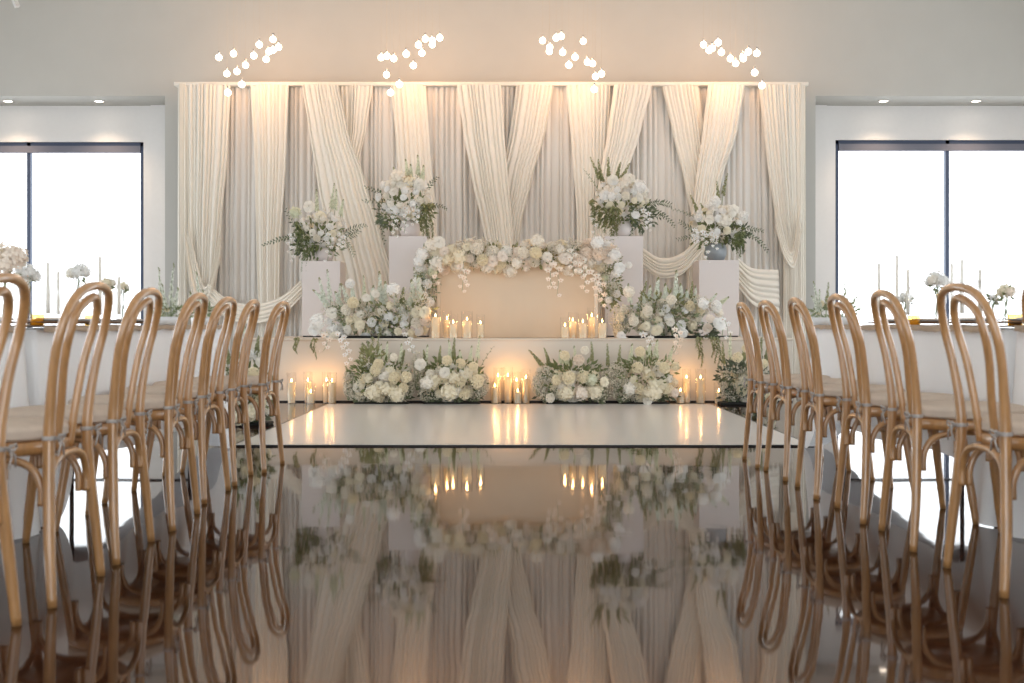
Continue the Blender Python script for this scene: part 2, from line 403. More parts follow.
def rose(name, m, seed):
    rr = random.Random(seed); mb = MB()
    rings = [(3, .02, .16, .62, .5, 1.2), (4, .06, .30, .62, .45, 1.0), (5, .10, .46, .56, .42, .85), (6, .12, .64, .44, .4, .7), (7, .14, .82, .26, .42, .6), (7, .14, .98, .02, .5, .6)]
    for k, (n, r0, r1, h1, c, w) in enumerate(rings):
        off = rr.uniform(0, 6)
        for i in range(n): petal(mb, off+2*PI*i/n, r0, r1*rr.uniform(.93, 1.05), -.45, h1*rr.uniform(.9, 1.1), w, c*.6, m)
    ball(mb, (0, 0, -.25), .42, m, 8)
    return mb.mesh(name, True)
def carnation(name, m, seed):
    rr = random.Random(seed); mb = MB(); ball(mb, (0, 0, -.05), .6, m, 10, .8)
    for p in fib(40, -.5):
        q = Vector((p.x, p.y, p.z*.8)); c = q*rr.uniform(.52, .66); s = rr.uniform(.36, .46)
        t = p.orthogonal().normalized(); b = p.cross(t); a = rr.uniform(0, PI); t2 = t*math.cos(a)+b*math.sin(a); b2 = p.cross(t2)
        vs = []
        for k in range(6):
            u = k/5*2-1
            vs.append(c+t2*u*.10)
            vs.append(c+t2*u*.30+p*s*(1-.25*u*u)+b2*(.12*(-1)**k))
        mb.add(vs, [(2*k, 2*k+2, 2*k+3, 2*k+1) for k in range(5)], m)
    return mb.mesh(name, False)
BL = {}
for key in ('ivory', 'cream', 'blush', 'white', 'lime'):
    BL['h_'+key] = hydrangea('hydrangea_'+key, key, hash(key) % 97 if False else len(key)*7)
for key in ('ivory', 'cream', 'blush', 'white'):
    BL['r_'+key] = rose('rose_'+key, key, len(key)*3+1); BL['c_'+key] = carnation('carnation_'+key, key, len(key)*5+2)
NAME = {'h': 'hydrangea_head', 'r': 'rose_bloom', 'c': 'carnation_bloom'}
def put_bloom(par, kind, p, r, d, scale_z=.85):
    o = bpy.data.objects.new(NAME[kind[0]], BL[kind]); COL.objects.link(o); o.parent = par
    q = Vector(d).to_track_quat('Z', 'Y')
    o.rotation_mode = 'QUATERNION'; o.rotation_quaternion = q @ Matrix.Rotation(ru(0, 6), 4, 'Z').to_quaternion()
    o.location = p; o.scale = (r, r, r*scale_z); return o
def leafq(mb, p, d, up, l, w, m):
    s = d.cross(up); s = s.normalized() if s.length > 1e-5 else Vector((1, 0, 0)); n = s.cross(d).normalized()
    mb.add([p, p+d*l*.45+s*w*.5+n*w*.12, p+d*l, p+d*l*.45-s*w*.5+n*w*.12, p+d*l*.5-n*w*.06], [(0, 1, 4), (1, 2, 4), (2, 3, 4), (3, 0, 4)], m)
def bez(p0, p1, p2, n=10): return [p0*(1-t)**2+p1*2*t*(1-t)+p2*t*t for t in [i/n for i in range(n+1)]]
def sprig(mb, p0, p1, p2, n, ll, lw, m, spread=.9, tw=0):
    C = bez(p0, p1, p2, 10); tube(mb, C, [.004-.0028*i/10 for i in range(11)], 'stem', 4, False)
    for i in range(n):
        t = .12+.86*i/(n-1); f = t*10; k = min(int(f), 9); p = C[k].lerp(C[k+1], f-k); d = (C[k+1]-C[k]).normalized()
        side = d.cross(Vector((0, -1, .3))).normalized()*(1 if i % 2 else -1)
        side = (side+Vector((ru(-.4, .4), ru(-.5, .5), ru(-.4, .4)))).normalized()
        dd = (d*(1-spread*.45)+side*spread).normalized(); s = (1-.45*t)*ru(.8, 1.15)
        leafq(mb, p, dd, Vector((ru(-.3, .3), -1, ru(-.3, .5))), ll*s, lw*s, m)
def spike(par, p0, p2, bend, fs, m='mint', n=34, frac=.65, name='flower_spike'):
    mb = MB(); p0 = Vector(p0); p2 = Vector(p2); mid = (p0+p2)/2+Vector(bend); C = bez(p0, mid, p2, 12)
    tube(mb, C, [.004-.003*i/12 for i in range(13)], 'stem', 4, False)
    for i in range(n):
        t = 1-frac+frac*i/(n-1); f = t*12; k = min(int(f), 11); p = C[k].lerp(C[k+1], f-k); d = (C[k+1]-C[k]).normalized()
        a = i*2.4; o = d.orthogonal().normalized(); b = d.cross(o); nn = (o*math.cos(a)+b*math.sin(a))
        s = fs*1.15*(1-.65*(i/(n-1)))
        mm = m if i < n*.86 else 'olive'
        floret(mb, p+nn*s*.55, (nn+d*.35), s, mm, 5, a, .3)
        if i % 3 == 0: leafq(mb, p, (nn+d).normalized(), d, s*1.4, s*.5, 'stem')
    return mb.build(name, par)
def amaranth(par, p0, length, r=.022, m='olive', lean=(0, 0), name='hanging_amaranth'):
    mb = MB(); p0 = Vector(p0); C = []
    for i in range(13):
        t = i/12; C.append(p0+Vector((lean[0]*t+.012*math.sin(t*7+p0.x*9), lean[1]*t-.05*math.sin(PI*min(1, t*3)/2), .03*math.sin(PI*min(1, t*3))-length*t)))
    tube(mb, C, .003, 'stem', 4, False)
    for i in range(100):
        t = (i+.5)/100; f = t*12; k = min(int(f), 11); p = C[k].lerp(C[k+1], f-k)
        a = ru(0, 6.28); rr = r*(1-.65*t)*ru(.6, 1.2); d = Vector((math.cos(a), math.sin(a), -.9)).normalized()
        leafq(mb, p, d, Vector((0, 0, 1)), rr*2.0, rr*.7, m)
    return mb.build(name, par)
def orchid_spray(par, p0, p1, p2, n=7, s=.035, m='white', name='orchid_spray'):
    mb = MB(); C = bez(Vector(p0), Vector(p1), Vector(p2), 10); tube(mb, C, .0025, 'stem', 4, False)
    for i in range(n):
        t = .15+.85*i/(n-1); f = t*10; k = min(int(f), 9); p = C[k].lerp(C[k+1], f-k)
        nrm = Vector((ru(-.9, .9), -1, ru(-.5, .5))).normalized(); off = Vector(((1 if i % 2 else -1)*s*.6, -s*.5, 0)); p = p+off
        ss = s*(1.0-.4*t)*ru(.85, 1.1)
        up = Vector((0, 0, 1)); a = (up-nrm*up.dot(nrm)).normalized(); b = nrm.cross(a)
        for th, L, w in ((0, 1, .55), (1.25, 1.15, 1.0), (-1.25, 1.15, 1.0), (2.5, 1, .55), (-2.5, 1, .55)):
            d = a*math.cos(th)+b*math.sin(th); q = nrm.cross(d)
            mb.add([p, p+d*ss*L*.35+q*ss*w*.42+nrm*ss*.06, p+d*ss*L*.8+q*ss*w*.36-nrm*ss*.02, p+d*ss*L, p+d*ss*L*.8-q*ss*w*.36-nrm*ss*.02, p+d*ss*L*.35-q*ss*w*.42+nrm*ss*.06], [(0, 1, 2, 3, 4, 5)], m)
        floret(mb, p+nrm*ss*.12, nrm-a*.6, ss*.26, 'orchid_lip', 3, 0, .4)
    return mb.build(name, par)
def gyp(par, blobs, n, name='babys_breath', s=.0075, m='baby'):
    """blobs: (centre, rx, ry, rz) clouds of tiny blossoms on hair stems"""
    mb = MB()
    for c, rx, ry, rz in blobs:
        for i in range(n):
            d = Vector((ru(-1, 1), ru(-1, .6), ru(-1, 1)))
            if d.length > 1: d = d.normalized()*ru(.6, 1)
            p = c+Vector((d.x*rx, d.y*ry, d.z*rz)); q = s*ru(.6, 1.4)
            mb.add([p+Vector((q, 0, 0)), p+Vector((0, q, 0)), p+Vector((-q, 0, 0)), p+Vector((0, -q, 0)), p+Vector((0, 0, q)), p-Vector((0, 0, q))],
                   [(0, 1, 4), (1, 2, 4), (2, 3, 4), (3, 0, 4), (1, 0, 5), (2, 1, 5), (3, 2, 5), (0, 3, 5)], m)
            if i % 6 == 0:
                b = c+Vector((d.x*rx*.3, d.y*ry*.3, -rz)); tube(mb, [b, p], .0012, 'stem', 3, False)
    o = mb.build(name, par); o['kind'] = 'stuff'; return o
def foliage(par, c, rx, ry, rz, n, m='leaf', ll=.07, lw=.025, name='foliage'):
    mb = MB()
    for i in range(n):
        d = Vector((ru(-1, 1), ru(-1, .7), ru(-1, 1))).normalized(); k = ru(.35, 1.0)
        p = c+Vector((d.x*rx*k, d.y*ry*k, d.z*rz*k)); dd = (d+Vector((ru(-.6, .6), ru(-.6, .2), ru(-.5, .7)))).normalized()
        leafq(mb, p, dd, Vector((ru(-.5, .5), -1, ru(-.5, .5))), ll*ru(.7, 1.3), lw*ru(.7, 1.3), m)
    o = mb.build(name, par); o['kind'] = 'stuff'; return o
def mass(par, C0, ell, kinds, n, r0, r1, tries=900, org=Vector((0, 0, 0)), back=.35):
    """heads over an ellipsoid: ell=(rx,ry,rz)"""
    got = []
    for _ in range(tries):
        if len(got) >= n: break
        d = Vector((ru(-1, 1), ru(-1, back), ru(-.75, 1)))
        if d.length < .2: continue
        d.normalize(); r = ru(r0, r1)
        k = ru(.9, 1.0)
        p = C0+Vector((d.x*ell[0]*k, d.y*ell[1]*k, d.z*ell[2]*k))
        if any((p-q).length < (r+s)*.80 for q, s in got): continue
        got.append((p, r)); put_bloom(par, R.choice(kinds), p-org, r, d+Vector((0, -.35, .25)))
    return got

class Arr:
    """an arrangement at depth Z with everything placed relative to its foot"""
    def __init__(s, name, label, group, foot, Z):
        s.Z = Z; s.o = foot; s.e = thing(name, label, 'flower arrangement', foot, 0, group)
    def p(s, px, py, dz=0): return P(px, py, s.Z)+Vector((0, dz, 0))-s.o
    def w(s, n): return n*s.Z/F
    def mass(s, px, py, rx, ry, kinds, n, r0=.045, r1=.065, dy=None):
        return mass(s.e, s.p(px, py), (s.w(rx), dy or s.w(min(rx, ry)*.9), s.w(ry)), kinds, n, r0, r1)
    def blooms(s, lst, r=None, dy=-.16):
        for kind, px, py, rp in lst: put_bloom(s.e, kind, s.p(px, py, dy*ru(.7, 1.2)), s.w(rp), Vector((ru(-.4, .4), -1, ru(-.1, .6))))
    def fol(s, px, py, rx, ry, n, m='leaf', ll=.07, lw=.025):
        foliage(s.e, s.p(px, py), s.w(rx), s.w(min(rx, ry))*.9, s.w(ry), n, m, ll, lw)
    def sprig(s, a, c, b, n=16, ll=.06, lw=.022, m='dark', name='leafy_branch', dz=-.08):
        mb = MB(); sprig(mb, s.p(*a), s.p(*c, dz), s.p(*b, dz), n, ll, lw, m); mb.build(name, s.e)
    def spike(s, a, b, fs=.02, m='mint', n=34, frac=.65, dz=0):
        spike(s.e, s.p(*a), s.p(*b, dz-.04), (ru(-.03, .03), 0, 0), fs*1.12, m, n, frac)
    def gyp(s, lst, n): gyp(s.e, [(s.p(a, b, -.03), s.w(c), s.w(min(c, d)), s.w(d)) for a, b, c, d in lst], n)
    def ama(s, px, py, L, r=.022, m='olive', dz=-.15): amaranth(s.e, s.p(px, py, dz), s.w(L), r, m)
    def orchid(s, a, c, b, n=7, sz=.035, m='white', dz=-.2): orchid_spray(s.e, s.p(*a, dz*.6), s.p(*c, dz), s.p(*b, dz), n, sz, m)

# ------------------------------------------------------------------ plinths and their arrangements
ZP = 13.15
def plinth(pxc, pyt, w, label, Z=ZP):
    zt_ = ZH(pyt, Z-.22); x = X(pxc, Z-.22)
    t = thing('display_plinth', label, 'plinth', (x, Z, sz), 0, 'white square plinths on the stage')
    h = zt_-sz; hw = w/2
    m = MB(); box(m, -hw, hw, -hw, hw, .015, h, 'plinth', .004); m.build('column_body', t, False)
    m = MB(); box(m, -hw+.01, hw-.01, -hw+.01, hw-.01, 0, .015, 'black'); m.build('plinth_foot', t, False)
    return Vector((x, Z, zt_))
pl = [plinth(321, 261, .43, 'white square plinth, shorter one on the side of the blue-white hydrangea'),
      plinth(408, 236, .43, 'tall white square plinth just left of the flower covered head table'),
      plinth(624, 236, .43, 'tall white square plinth just right of the flower covered head table'),
      plinth(719, 260, .45, 'short white square plinth at the right end of the stage')]
bpy.data.objects['display_plinth']['label'] = 'short white square plinth at the left end of the stage'
def vase(par, r, h, m='grey'):
    mb = MB(); lathe(mb, [(r*.55, 0), (r*.8, h*.12), (r, h*.45), (r*.92, h*.8), (r*.75, h), (r*.68, h), (r*.8, h*.75)], (0, 0, 0), m, 20); mb.build('vase', par)
TOP = ['r_ivory', 'r_white', 'h_ivory', 'c_ivory', 'c_white', 'r_cream', 'h_white']
G4 = 'flower arrangements on the plinths'
# A1
A = Arr('plinth_arrangement', 'white rose and orchid arrangement with green trails on the short plinth at the left end', G4, pl[0], ZP)
vase(A.e, .11, .16, 'plinth')
A.fol(320, 240, 26, 20, 220, 'leaf'); A.fol(308, 246, 16, 14, 90, 'dark')
A.mass(322, 230, 23, 18, TOP, 40, .036, .056); A.blooms([('h_lime', 298, 214, 6), ('r_ivory', 312, 208, 6), ('r_cream', 322, 218, 6)])
for a, b in (((318, 225), (317, 190)), ((330, 222), (335, 184)), ((334, 220), (337, 190)), ((340, 224), (344, 200))): A.spike(a, b, .02, 'lime')
A.sprig((300, 236), (282, 238), (264, 246), 22, .055, .03, 'dark'); A.sprig((300, 232), (292, 222), (287, 210), 12); A.sprig((340, 236), (354, 228), (368, 226), 20, .07, .018, 'dark'); A.sprig((340, 238), (352, 238), (360, 232), 16, .07, .018); A.sprig((342, 240), (352, 246), (355, 256), 14, .06, .014, 'leaf')
for px, py, L in ((300, 222, 34), (306, 230, 42), (310, 236, 36), (303, 226, 28)): A.ama(px, py, L, .035, 'leaf')
A.orchid((332, 232), (334, 245), (330, 262)); A.orchid((342, 232), (346, 244), (342, 250)); A.orchid((296, 232), (290, 246), (297, 262), 7, .035)
# A2
A = Arr('plinth_arrangement', 'white rose and orchid arrangement on the tall plinth left of the head table', G4, pl[1], ZP)
vase(A.e, .12, .18, 'plinth')
A.fol(405, 212, 28, 20, 220, 'leaf'); A.fol(388, 216, 14, 14, 90, 'dark')
A.mass(404, 198, 27, 22, TOP, 50, .038, .058); A.blooms([('h_ivory', 399, 178, 7), ('h_cream', 411, 184, 7), ('r_ivory', 420, 186, 6), ('r_ivory', 392, 186, 6)])
for a, b in (((400, 190), (394, 168)), ((408, 186), (406, 160)), ((416, 186), (418, 156)), ((420, 188), (424, 166)), ((411, 186), (411, 165))): A.spike(a, b, .022, 'lime')
A.sprig((385, 196), (376, 190), (366, 188), 12, .05, .025); A.sprig((388, 204), (376, 200), (364, 202), 12, .06, .02); A.sprig((424, 194), (430, 184), (438, 178), 14, .06, .022); A.sprig((426, 206), (440, 204), (447, 210), 14, .05, .02, 'dark')
for px, py, L in ((424, 204, 38), (429, 204, 44), (433, 204, 36), (427, 208, 30)): A.ama(px, py, L, .038, 'olive')
A.orchid((396, 206), (396, 222), (397, 238), 8); A.orchid((408, 206), (408, 220), (406, 234), 8); A.orchid((416, 206), (419, 218), (416, 226), 7)
A.sprig((410, 218), (414, 238), (410, 254), 14, .05, .025, 'dark'); A.sprig((386, 214), (380, 228), (386, 244), 12, .05, .025, 'dark')
# A3
A = Arr('plinth_arrangement', 'white rose arrangement with long fern branch on the tall plinth right of the head table', G4, pl[2], ZP)
vase(A.e, .12, .18, 'plinth')
A.fol(622, 212, 30, 18, 230, 'leaf'); A.fol(642, 218, 16, 14, 110, 'dark')
A.mass(622, 197, 26, 20, TOP, 50, .038, .058); A.blooms([('r_ivory', 612, 182, 6), ('r_ivory', 628, 180, 6), ('h_white', 638, 188, 7), ('r_white', 604, 196, 6), ('r_white', 634, 216, 4.5)])
for a, b in (((606, 192), (598, 160)), ((610, 188), (608, 158)), ((616, 186), (620, 163)), ((604, 192), (590, 158)), ((614, 188), (629, 164))): A.spike(a, b, .02, 'olive', 30)
A.sprig((604, 200), (592, 180), (583, 170), 14, .04, .012, 'olive'); A.sprig((645, 206), (658, 202), (670, 206), 26, .08, .02, 'dark'); A.sprig((645, 208), (662, 210), (674, 228), 24, .055, .025, 'dark'); A.sprig((640, 210), (652, 216), (662, 218), 20, .08, .02)
for px, py, L in ((592, 200, 26), (604, 208, 26), (610, 208, 40), (616, 208, 32), (612, 206, 46), (598, 206, 24)): A.ama(px, py, L, .04, 'olive')
A.orchid((596, 206), (592, 220), (594, 240), 6); A.orchid((642, 208), (648, 222), (646, 232), 8); A.sprig((630, 212), (634, 230), (628, 242), 14, .06, .02, 'dark')
# A4
A = Arr('plinth_arrangement', 'white arrangement with side trails above a grey vase on the right end plinth', G4, pl[3], ZP)
vase(A.e, .13, .2)
A.fol(718, 234, 28, 16, 220, 'leaf'); A.fol(735, 236, 14, 12, 90, 'dark')
A.mass(716, 224, 27, 18, TOP, 42, .036, .056); A.blooms([('c_white', 713, 203, 6), ('r_ivory', 730, 212, 6), ('h_ivory', 722, 222, 8), ('c_white', 741, 217, 5)])
for a, b in (((700, 222), (690, 196)), ((722, 206), (727, 174)), ((718, 210), (716, 182)), ((706, 220), (700, 204))): A.spike(a, b, .018, 'olive', 30)
A.sprig((700, 222), (688, 212), (670, 210), 16, .04, .012, 'dark'); A.sprig((698, 232), (686, 228), (678, 222), 14, .06, .018, 'dark'); A.sprig((698, 236), (686, 238), (676, 240), 14, .06, .018, 'dark')
A.sprig((738, 228), (750, 228), (762, 232), 20, .06, .02, 'dark'); A.sprig((740, 232), (756, 236), (766, 252), 22, .06, .025, 'dark')
for px, py, L in ((736, 232, 26), (739, 232, 22), (733, 234, 20)): A.ama(px, py, L, .035, 'leaf')
A.orchid((704, 230), (698, 240), (706, 264), 8, .035); A.orchid((696, 228), (690, 240), (694, 244), 7); A.orchid((712, 232), (710, 242), (712, 250), 6)

# ------------------------------------------------------------------ head table on the stage and its garland
ZT = 12.35
tw0, tw1 = X(438, ZT), X(598, ZT); tz = ZH(272, ZT)+.06
t = thing('head_table', 'blush draped sweetheart table on the stage under the flower garland', 'table', ((tw0+tw1)/2, ZT+.4, sz))
hw = (tw1-tw0)/2
m = MB(); n = 120; vs = []; fs = []
loopx = []
per = [(-hw, -.4), (hw, -.4), (hw, .4), (-hw, .4)]
ring = []
for (a, b) in zip(per, per[1:]+per[:1]):
    for k in range(40):
        q = k/40; ring.append((a[0]+(b[0]-a[0])*q, a[1]+(b[1]-a[1])*q))
for j in range(5):
    z = (tz-sz)*(1-j/4)-.0
    for i, (a, b) in enumerate(ring):
        e = .006*math.sin(i*1.3)*j/4; edge = (i % 40) in (0, 1, 2, 38, 39)
        k = 1+(.02*j/4 if edge else 0)
        vs.append((a*k+e, b*(1+(.012*j/4))+e, max(.002, z)))
N = len(ring)
for j in range(4):
    for i in range(N): fs.append((j*N+i, j*N+(i+1) % N, (j+1)*N+(i+1) % N, (j+1)*N+i))
fs.append(tuple(range(N))); m.add(vs, fs, 'tablefab'); m.build('table_cover', t)
m = MB(); box(m, -hw+.03, hw-.03, -.37, .37, tz-sz-.03, tz-sz-.004, 'plinth'); m.build('tabletop', t, False)
m = MB(); box(m, -hw-.012, -hw+.028, -.43, -.405, 0, tz-sz, 'tablefab', .008); m.build('cover_pleat', t)
m = MB(); box(m, hw-.04, hw+.0, -.43, -.405, 0, tz-sz, 'drape', .008); m.build('cover_pleat', t)
ga = Arr('table_garland', 'thick garland of cream and blush roses over the head table top, falling at both ends', None, Vector(((tw0+tw1)/2, ZT+.2, tz)), ZT-.02)
ga.e['category'] = 'flower garland'
GK = ['h_ivory', 'h_cream', 'c_ivory', 'c_cream', 'r_ivory', 'r_cream', 'h_cream', 'c_cream', 'r_blush', 'h_ivory']
pts = []
def garland_pts(n, fn, r0, r1, kinds, tries=3000):
    got = []
    for _ in range(tries):
        if len(got) >= n: break
        px, py, dy = fn(); r = ru(r0, r1); p = ga.p(px, py, dy)
        if any((p-q).length < (r+s)*.78 for q, s in got): continue
        got.append((p, r)); put_bloom(ga.e, R.choice(kinds(px) if callable(kinds) else kinds), p, r, Vector((ru(-.3, .3), -1+(dy > 0)*.6, ru(-.2, .8)+(.8 if py < 250 else 0))))
def gf():
    px = ru(430, 608); s = 3*math.sin(px*.09)+2*math.sin(px*.21)
    v = ru(0, 1); py = 245+s+24*v; dy = -.02-.17*math.sin(PI*v) if R.random() < .8 else ru(0, .25)
    return px, py if dy < 0 else 246+s+ru(0, 4), dy
garland_pts(96, gf, .055, .085, lambda px: ['r_blush', 'c_blush', 'h_cream', 'r_cream', 'h_ivory'] if px < 475 or px > 575 else GK)
ga.blooms([('h_ivory', 432, 246, 7), ('r_ivory', 440, 243, 6.5), ('h_white', 423, 255, 6.5), ('h_ivory', 537, 242, 7), ('h_white', 596, 244, 7), ('r_white', 604, 246, 6), ('h_white', 613, 256, 7), ('r_white', 618, 268, 6), ('h_white', 615, 274, 5), ('c_white', 627, 266, 3.8), ('h_white', 420, 262, 6)])
foliage(ga.e, ga.p(518, 257), ga.w(90), .14, ga.w(13), 420, 'olive', .06, .025)
foliage(ga.e, ga.p(427, 275), ga.w(12), .12, ga.w(32), 260, 'stem', .06, .022); foliage(ga.e, ga.p(611, 282), ga.w(11), .12, ga.w(32), 240, 'olive', .06, .022)
gyp(ga.e, [(ga.p(476, 248, -.1), .25, .12, .13), (ga.p(566, 248, -.1), .2, .12, .1), (ga.p(610, 268, -.08), .14, .12, .35), (ga.p(426, 274, -.05), .13, .1, .35)], 260, s=.009)
for px, py in ((421, 268), (418, 282), (428, 284), (424, 296), (433, 272), (417, 300), (430, 302)): put_bloom(ga.e, R.choice(['h_lime', 'h_white', 'c_white', 'c_ivory']), ga.p(px, py, -.1), .055, (ru(-.5, .3), -1, .3))
for px, py in ((612, 286), (604, 278), (616, 294), (608, 300), (598, 262)): put_bloom(ga.e, R.choice(['h_lime', 'h_white', 'c_white', 'c_ivory']), ga.p(px, py, -.1), .045, (ru(-.5, .5), -1, .3))
for a, b in (((424, 300), (414, 268)), ((428, 290), (420, 262)), ((420, 305), (411, 282)), ((612, 306), (620, 276)), ((606, 306), (612, 280))): ga.spike(a, b, .024, 'mint', 30, .8)
for a, c, b, n in (((463, 262), (465, 278), (463, 292), 8), ((461, 266), (470, 272), (466, 286), 6), ((552, 256), (548, 275), (551, 288), 9), ((553, 262), (560, 272), (556, 296), 8), ((572, 248), (570, 262), (573, 276), 9), ((578, 254), (582, 266), (581, 276), 8), ((585, 262), (584, 280), (583, 292), 8), ((590, 268), (596, 284), (597, 300), 10), ((598, 276), (601, 290), (600, 306), 8), ((440, 262), (440, 272), (437, 284), 6)):
    ga.orchid(a, c, b, max(4, n-2), .042, 'blush' if R.random() < .6 else 'ivory', -.24)

# ------------------------------------------------------------------ stage edge and floor arrangements
def dark_base(A, w, d, h=.025, name='flower_base'):
    mb = MB(); box(mb, -w/2, w/2, -d/2, d/2, 0, h, 'dark_base', .01); mb.build(name, A.e, False)  # dark slab at the foot of each arrangement
def big(name, label, group, Z, y_foot_z, pxc, ell, kinds, n, r0, r1, spikes, gy, fol, extra=(), basew=.5):
    foot = Vector((X(pxc, Z), Z, y_foot_z)); A = Arr(name, label, group, foot, Z)
    dark_base(A, basew*.85, .2)
    for a in fol: A.fol(*a)
    for e in ell: A.mass(*e[:4], e[5] if len(e) > 5 else kinds, e[4], r0, r1)
    for s in spikes: A.spike(s[0], s[1], *s[2:])
    if gy: A.gyp(gy, 420)
    A.blooms(extra)
    return A
GS = 'flower arrangements along the stage edge'
WK = ['h_ivory', 'r_ivory', 'c_ivory', 'r_cream', 'c_white', 'h_cream', 'c_ivory', 'r_white', 'c_white']
ZE = 11.95
A = big('stage_arrangement', 'roses and pale spikes with a white hydrangea, on the stage left of the head table', GS, ZE, sz, 372,
    [(330, 325, 15, 13, 8, ['h_white', 'h_white', 'r_white']), (362, 322, 26, 16, 20), (405, 325, 27, 13, 20), (386, 312, 22, 12, 10), (352, 332, 22, 8, 8)], WK, 20, .04, .062,
    [((330, 318), (320, 278), .024), ((332, 318), (328, 270), .022), ((334, 316), (314, 290), .024), ((337, 318), (341, 284), .022), ((350, 312), (342, 284), .022), ((354, 312), (352, 284), .024), ((362, 312), (364, 276), .018, 'lime'),
     ((372, 312), (374, 286), .022), ((380, 312), (380, 272), .026), ((384, 310), (386, 282), .024), ((346, 314), (336, 292), .024), ((396, 314), (396, 294), .02), ((402, 312), (404, 288), .022, 'olive'), ((412, 312), (412, 280), .028), ((420, 312), (418, 276), .03), ((388, 312), (378, 292), .022), ((408, 314), (412, 292), .024)],
    [(350, 310, 30, 14), (410, 306, 22, 20)], [(365, 318, 45, 16, 200, 'stem'), (400, 312, 36, 18, 160, 'olive'), (385, 325, 12, 12, 80, 'dark')],
    [('c_cream', 355, 303, 6), ('h_white', 395, 290, 7), ('c_ivory', 348, 310, 5.5), ('r_cream', 358, 318, 6), ('c_white', 352, 284, 5), ('r_ivory', 368, 298, 4.5), ('r_ivory', 377, 294, 4.5), ('r_ivory', 334, 313, 6), ('r_cream', 426, 312, 6.5), ('r_cream', 417, 312, 6), ('c_blush', 426, 320, 6), ('c_ivory', 337, 336, 5), ('r_blush', 333, 344, 5), ('r_blush', 345, 342, 5), ('r_white', 316, 330, 6), ('h_white', 320, 322, 8)], .9)
for px, py, L in ((304, 337, 16), (302, 338, 12), (319, 338, 14), (322, 338, 20), (383, 326, 50), (376, 336, 36), (372, 340, 30), (367, 342, 26)): A.ama(px, py, L, .02, 'olive', -.36)
A.orchid((342, 330), (352, 342), (355, 362), 9, .04, 'white', -.42); A.orchid((408, 330), (414, 344), (416, 352), 6, .035, 'white', -.42); A.orchid((330, 332), (336, 342), (330, 350), 5, .04, 'blush', -.42)
A = big('stage_arrangement', 'roses and tall pale spikes on the stage front, right of the head table', GS, ZE, sz, 665,
    [(640, 320, 26, 14, 16), (676, 318, 26, 15, 18), (707, 318, 16, 14, 9, ['h_ivory', 'h_white', 'c_cream', 'r_blush']), (658, 312, 24, 12, 9), (626, 328, 14, 9, 5)], WK, 20, .04, .062,
    [((636, 314), (646, 282), .02, 'olive'), ((650, 314), (650, 286), .024), ((656, 312), (658, 278), .028), ((662, 312), (665, 284), .026), ((676, 312), (676, 271), .026), ((680, 312), (680, 284), .024), ((688, 314), (692, 282), .02, 'olive'), ((692, 314), (695, 286), .018), ((632, 312), (628, 284), .02), ((700, 312), (716, 294), .02), ((716, 306), (728, 297), .018, 'lime'), ((645, 312), (642, 292), .022), ((686, 312), (686, 290), .024), ((722, 336), (721, 318), .014)],
    [(622, 318, 14, 16), (660, 310, 30, 12), (696, 306, 20, 12)], [(660, 318, 46, 16, 220, 'stem'), (664, 304, 32, 12, 140, 'olive'), (668, 334, 16, 6, 80, 'dark'), (704, 332, 16, 6, 90, 'dark')],
    [('c_ivory', 669, 300, 5.5), ('c_cream', 688, 306, 5.5), ('h_white', 700, 304, 6), ('c_white', 714, 306, 6), ('r_white', 717, 324, 7), ('h_ivory', 628, 292, 6), ('c_ivory', 646, 311, 5.5), ('c_ivory', 632, 321, 5.5), ('r_cream', 645, 326, 5), ('r_cream', 655, 330, 6), ('r_white', 620, 336, 5), ('c_ivory', 648, 341, 5.5), ('r_blush', 665, 346, 5.5), ('r_blush', 676, 344, 5.5), ('c_white', 681, 333, 5)], .9)
for px, py, L in ((692, 336, 22), (695, 336, 30), (709, 336, 26), (712, 336, 32), (706, 336, 20)): A.ama(px, py, L, .026, 'olive', -.36)
A.orchid((672, 326), (676, 338), (668, 352), 8, .04, 'blush', -.42); A.orchid((640, 332), (648, 340), (646, 346), 5, .04, 'white', -.42); A.orchid((718, 316), (722, 328), (720, 342), 6, .035, 'white', -.42)
GF = 'flower arrangements on the floor before the stage'
ZF = 11.3
A = big('floor_arrangement', 'cream rose floor arrangement just right of the left floor candles', GF, ZF, 0, 382,
    [(380, 384, 28, 17, 24, ['h_cream', 'h_ivory', 'c_cream', 'r_cream', 'c_ivory']), (385, 374, 26, 10, 8)], WK, 20, .05, .078,
    [((360, 380), (362, 352), .018, 'lime'), ((372, 372), (370, 348), .018, 'olive'), ((385, 370), (388, 342), .018, 'lime'), ((400, 372), (402, 344), .02, 'lime'), ((398, 372), (405, 350), .018, 'olive'), ((356, 385), (346, 366), .014, 'olive'), ((378, 370), (382, 344), .016, 'lime')],
    [(358, 388, 12, 15), (350, 384, 7, 16), (408, 385, 9, 14), (382, 398, 30, 5)], [(380, 378, 34, 20, 300, 'leaf'), (372, 362, 14, 16, 120, 'olive'), (380, 394, 30, 7, 160, 'dark')],
    [('h_cream', 376, 391, 9), ('h_cream', 398, 393, 8.5), ('c_cream', 380, 364, 6), ('c_cream', 377, 370, 6), ('c_ivory', 395, 357, 4.5), ('r_cream', 391, 370, 5.5), ('c_cream', 366, 379, 6), ('c_cream', 396, 377, 6.5), ('c_cream', 408, 376, 6), ('c_ivory', 359, 387, 5), ('c_cream', 405, 387, 5.5), ('h_cream', 388, 388, 7)], .62)
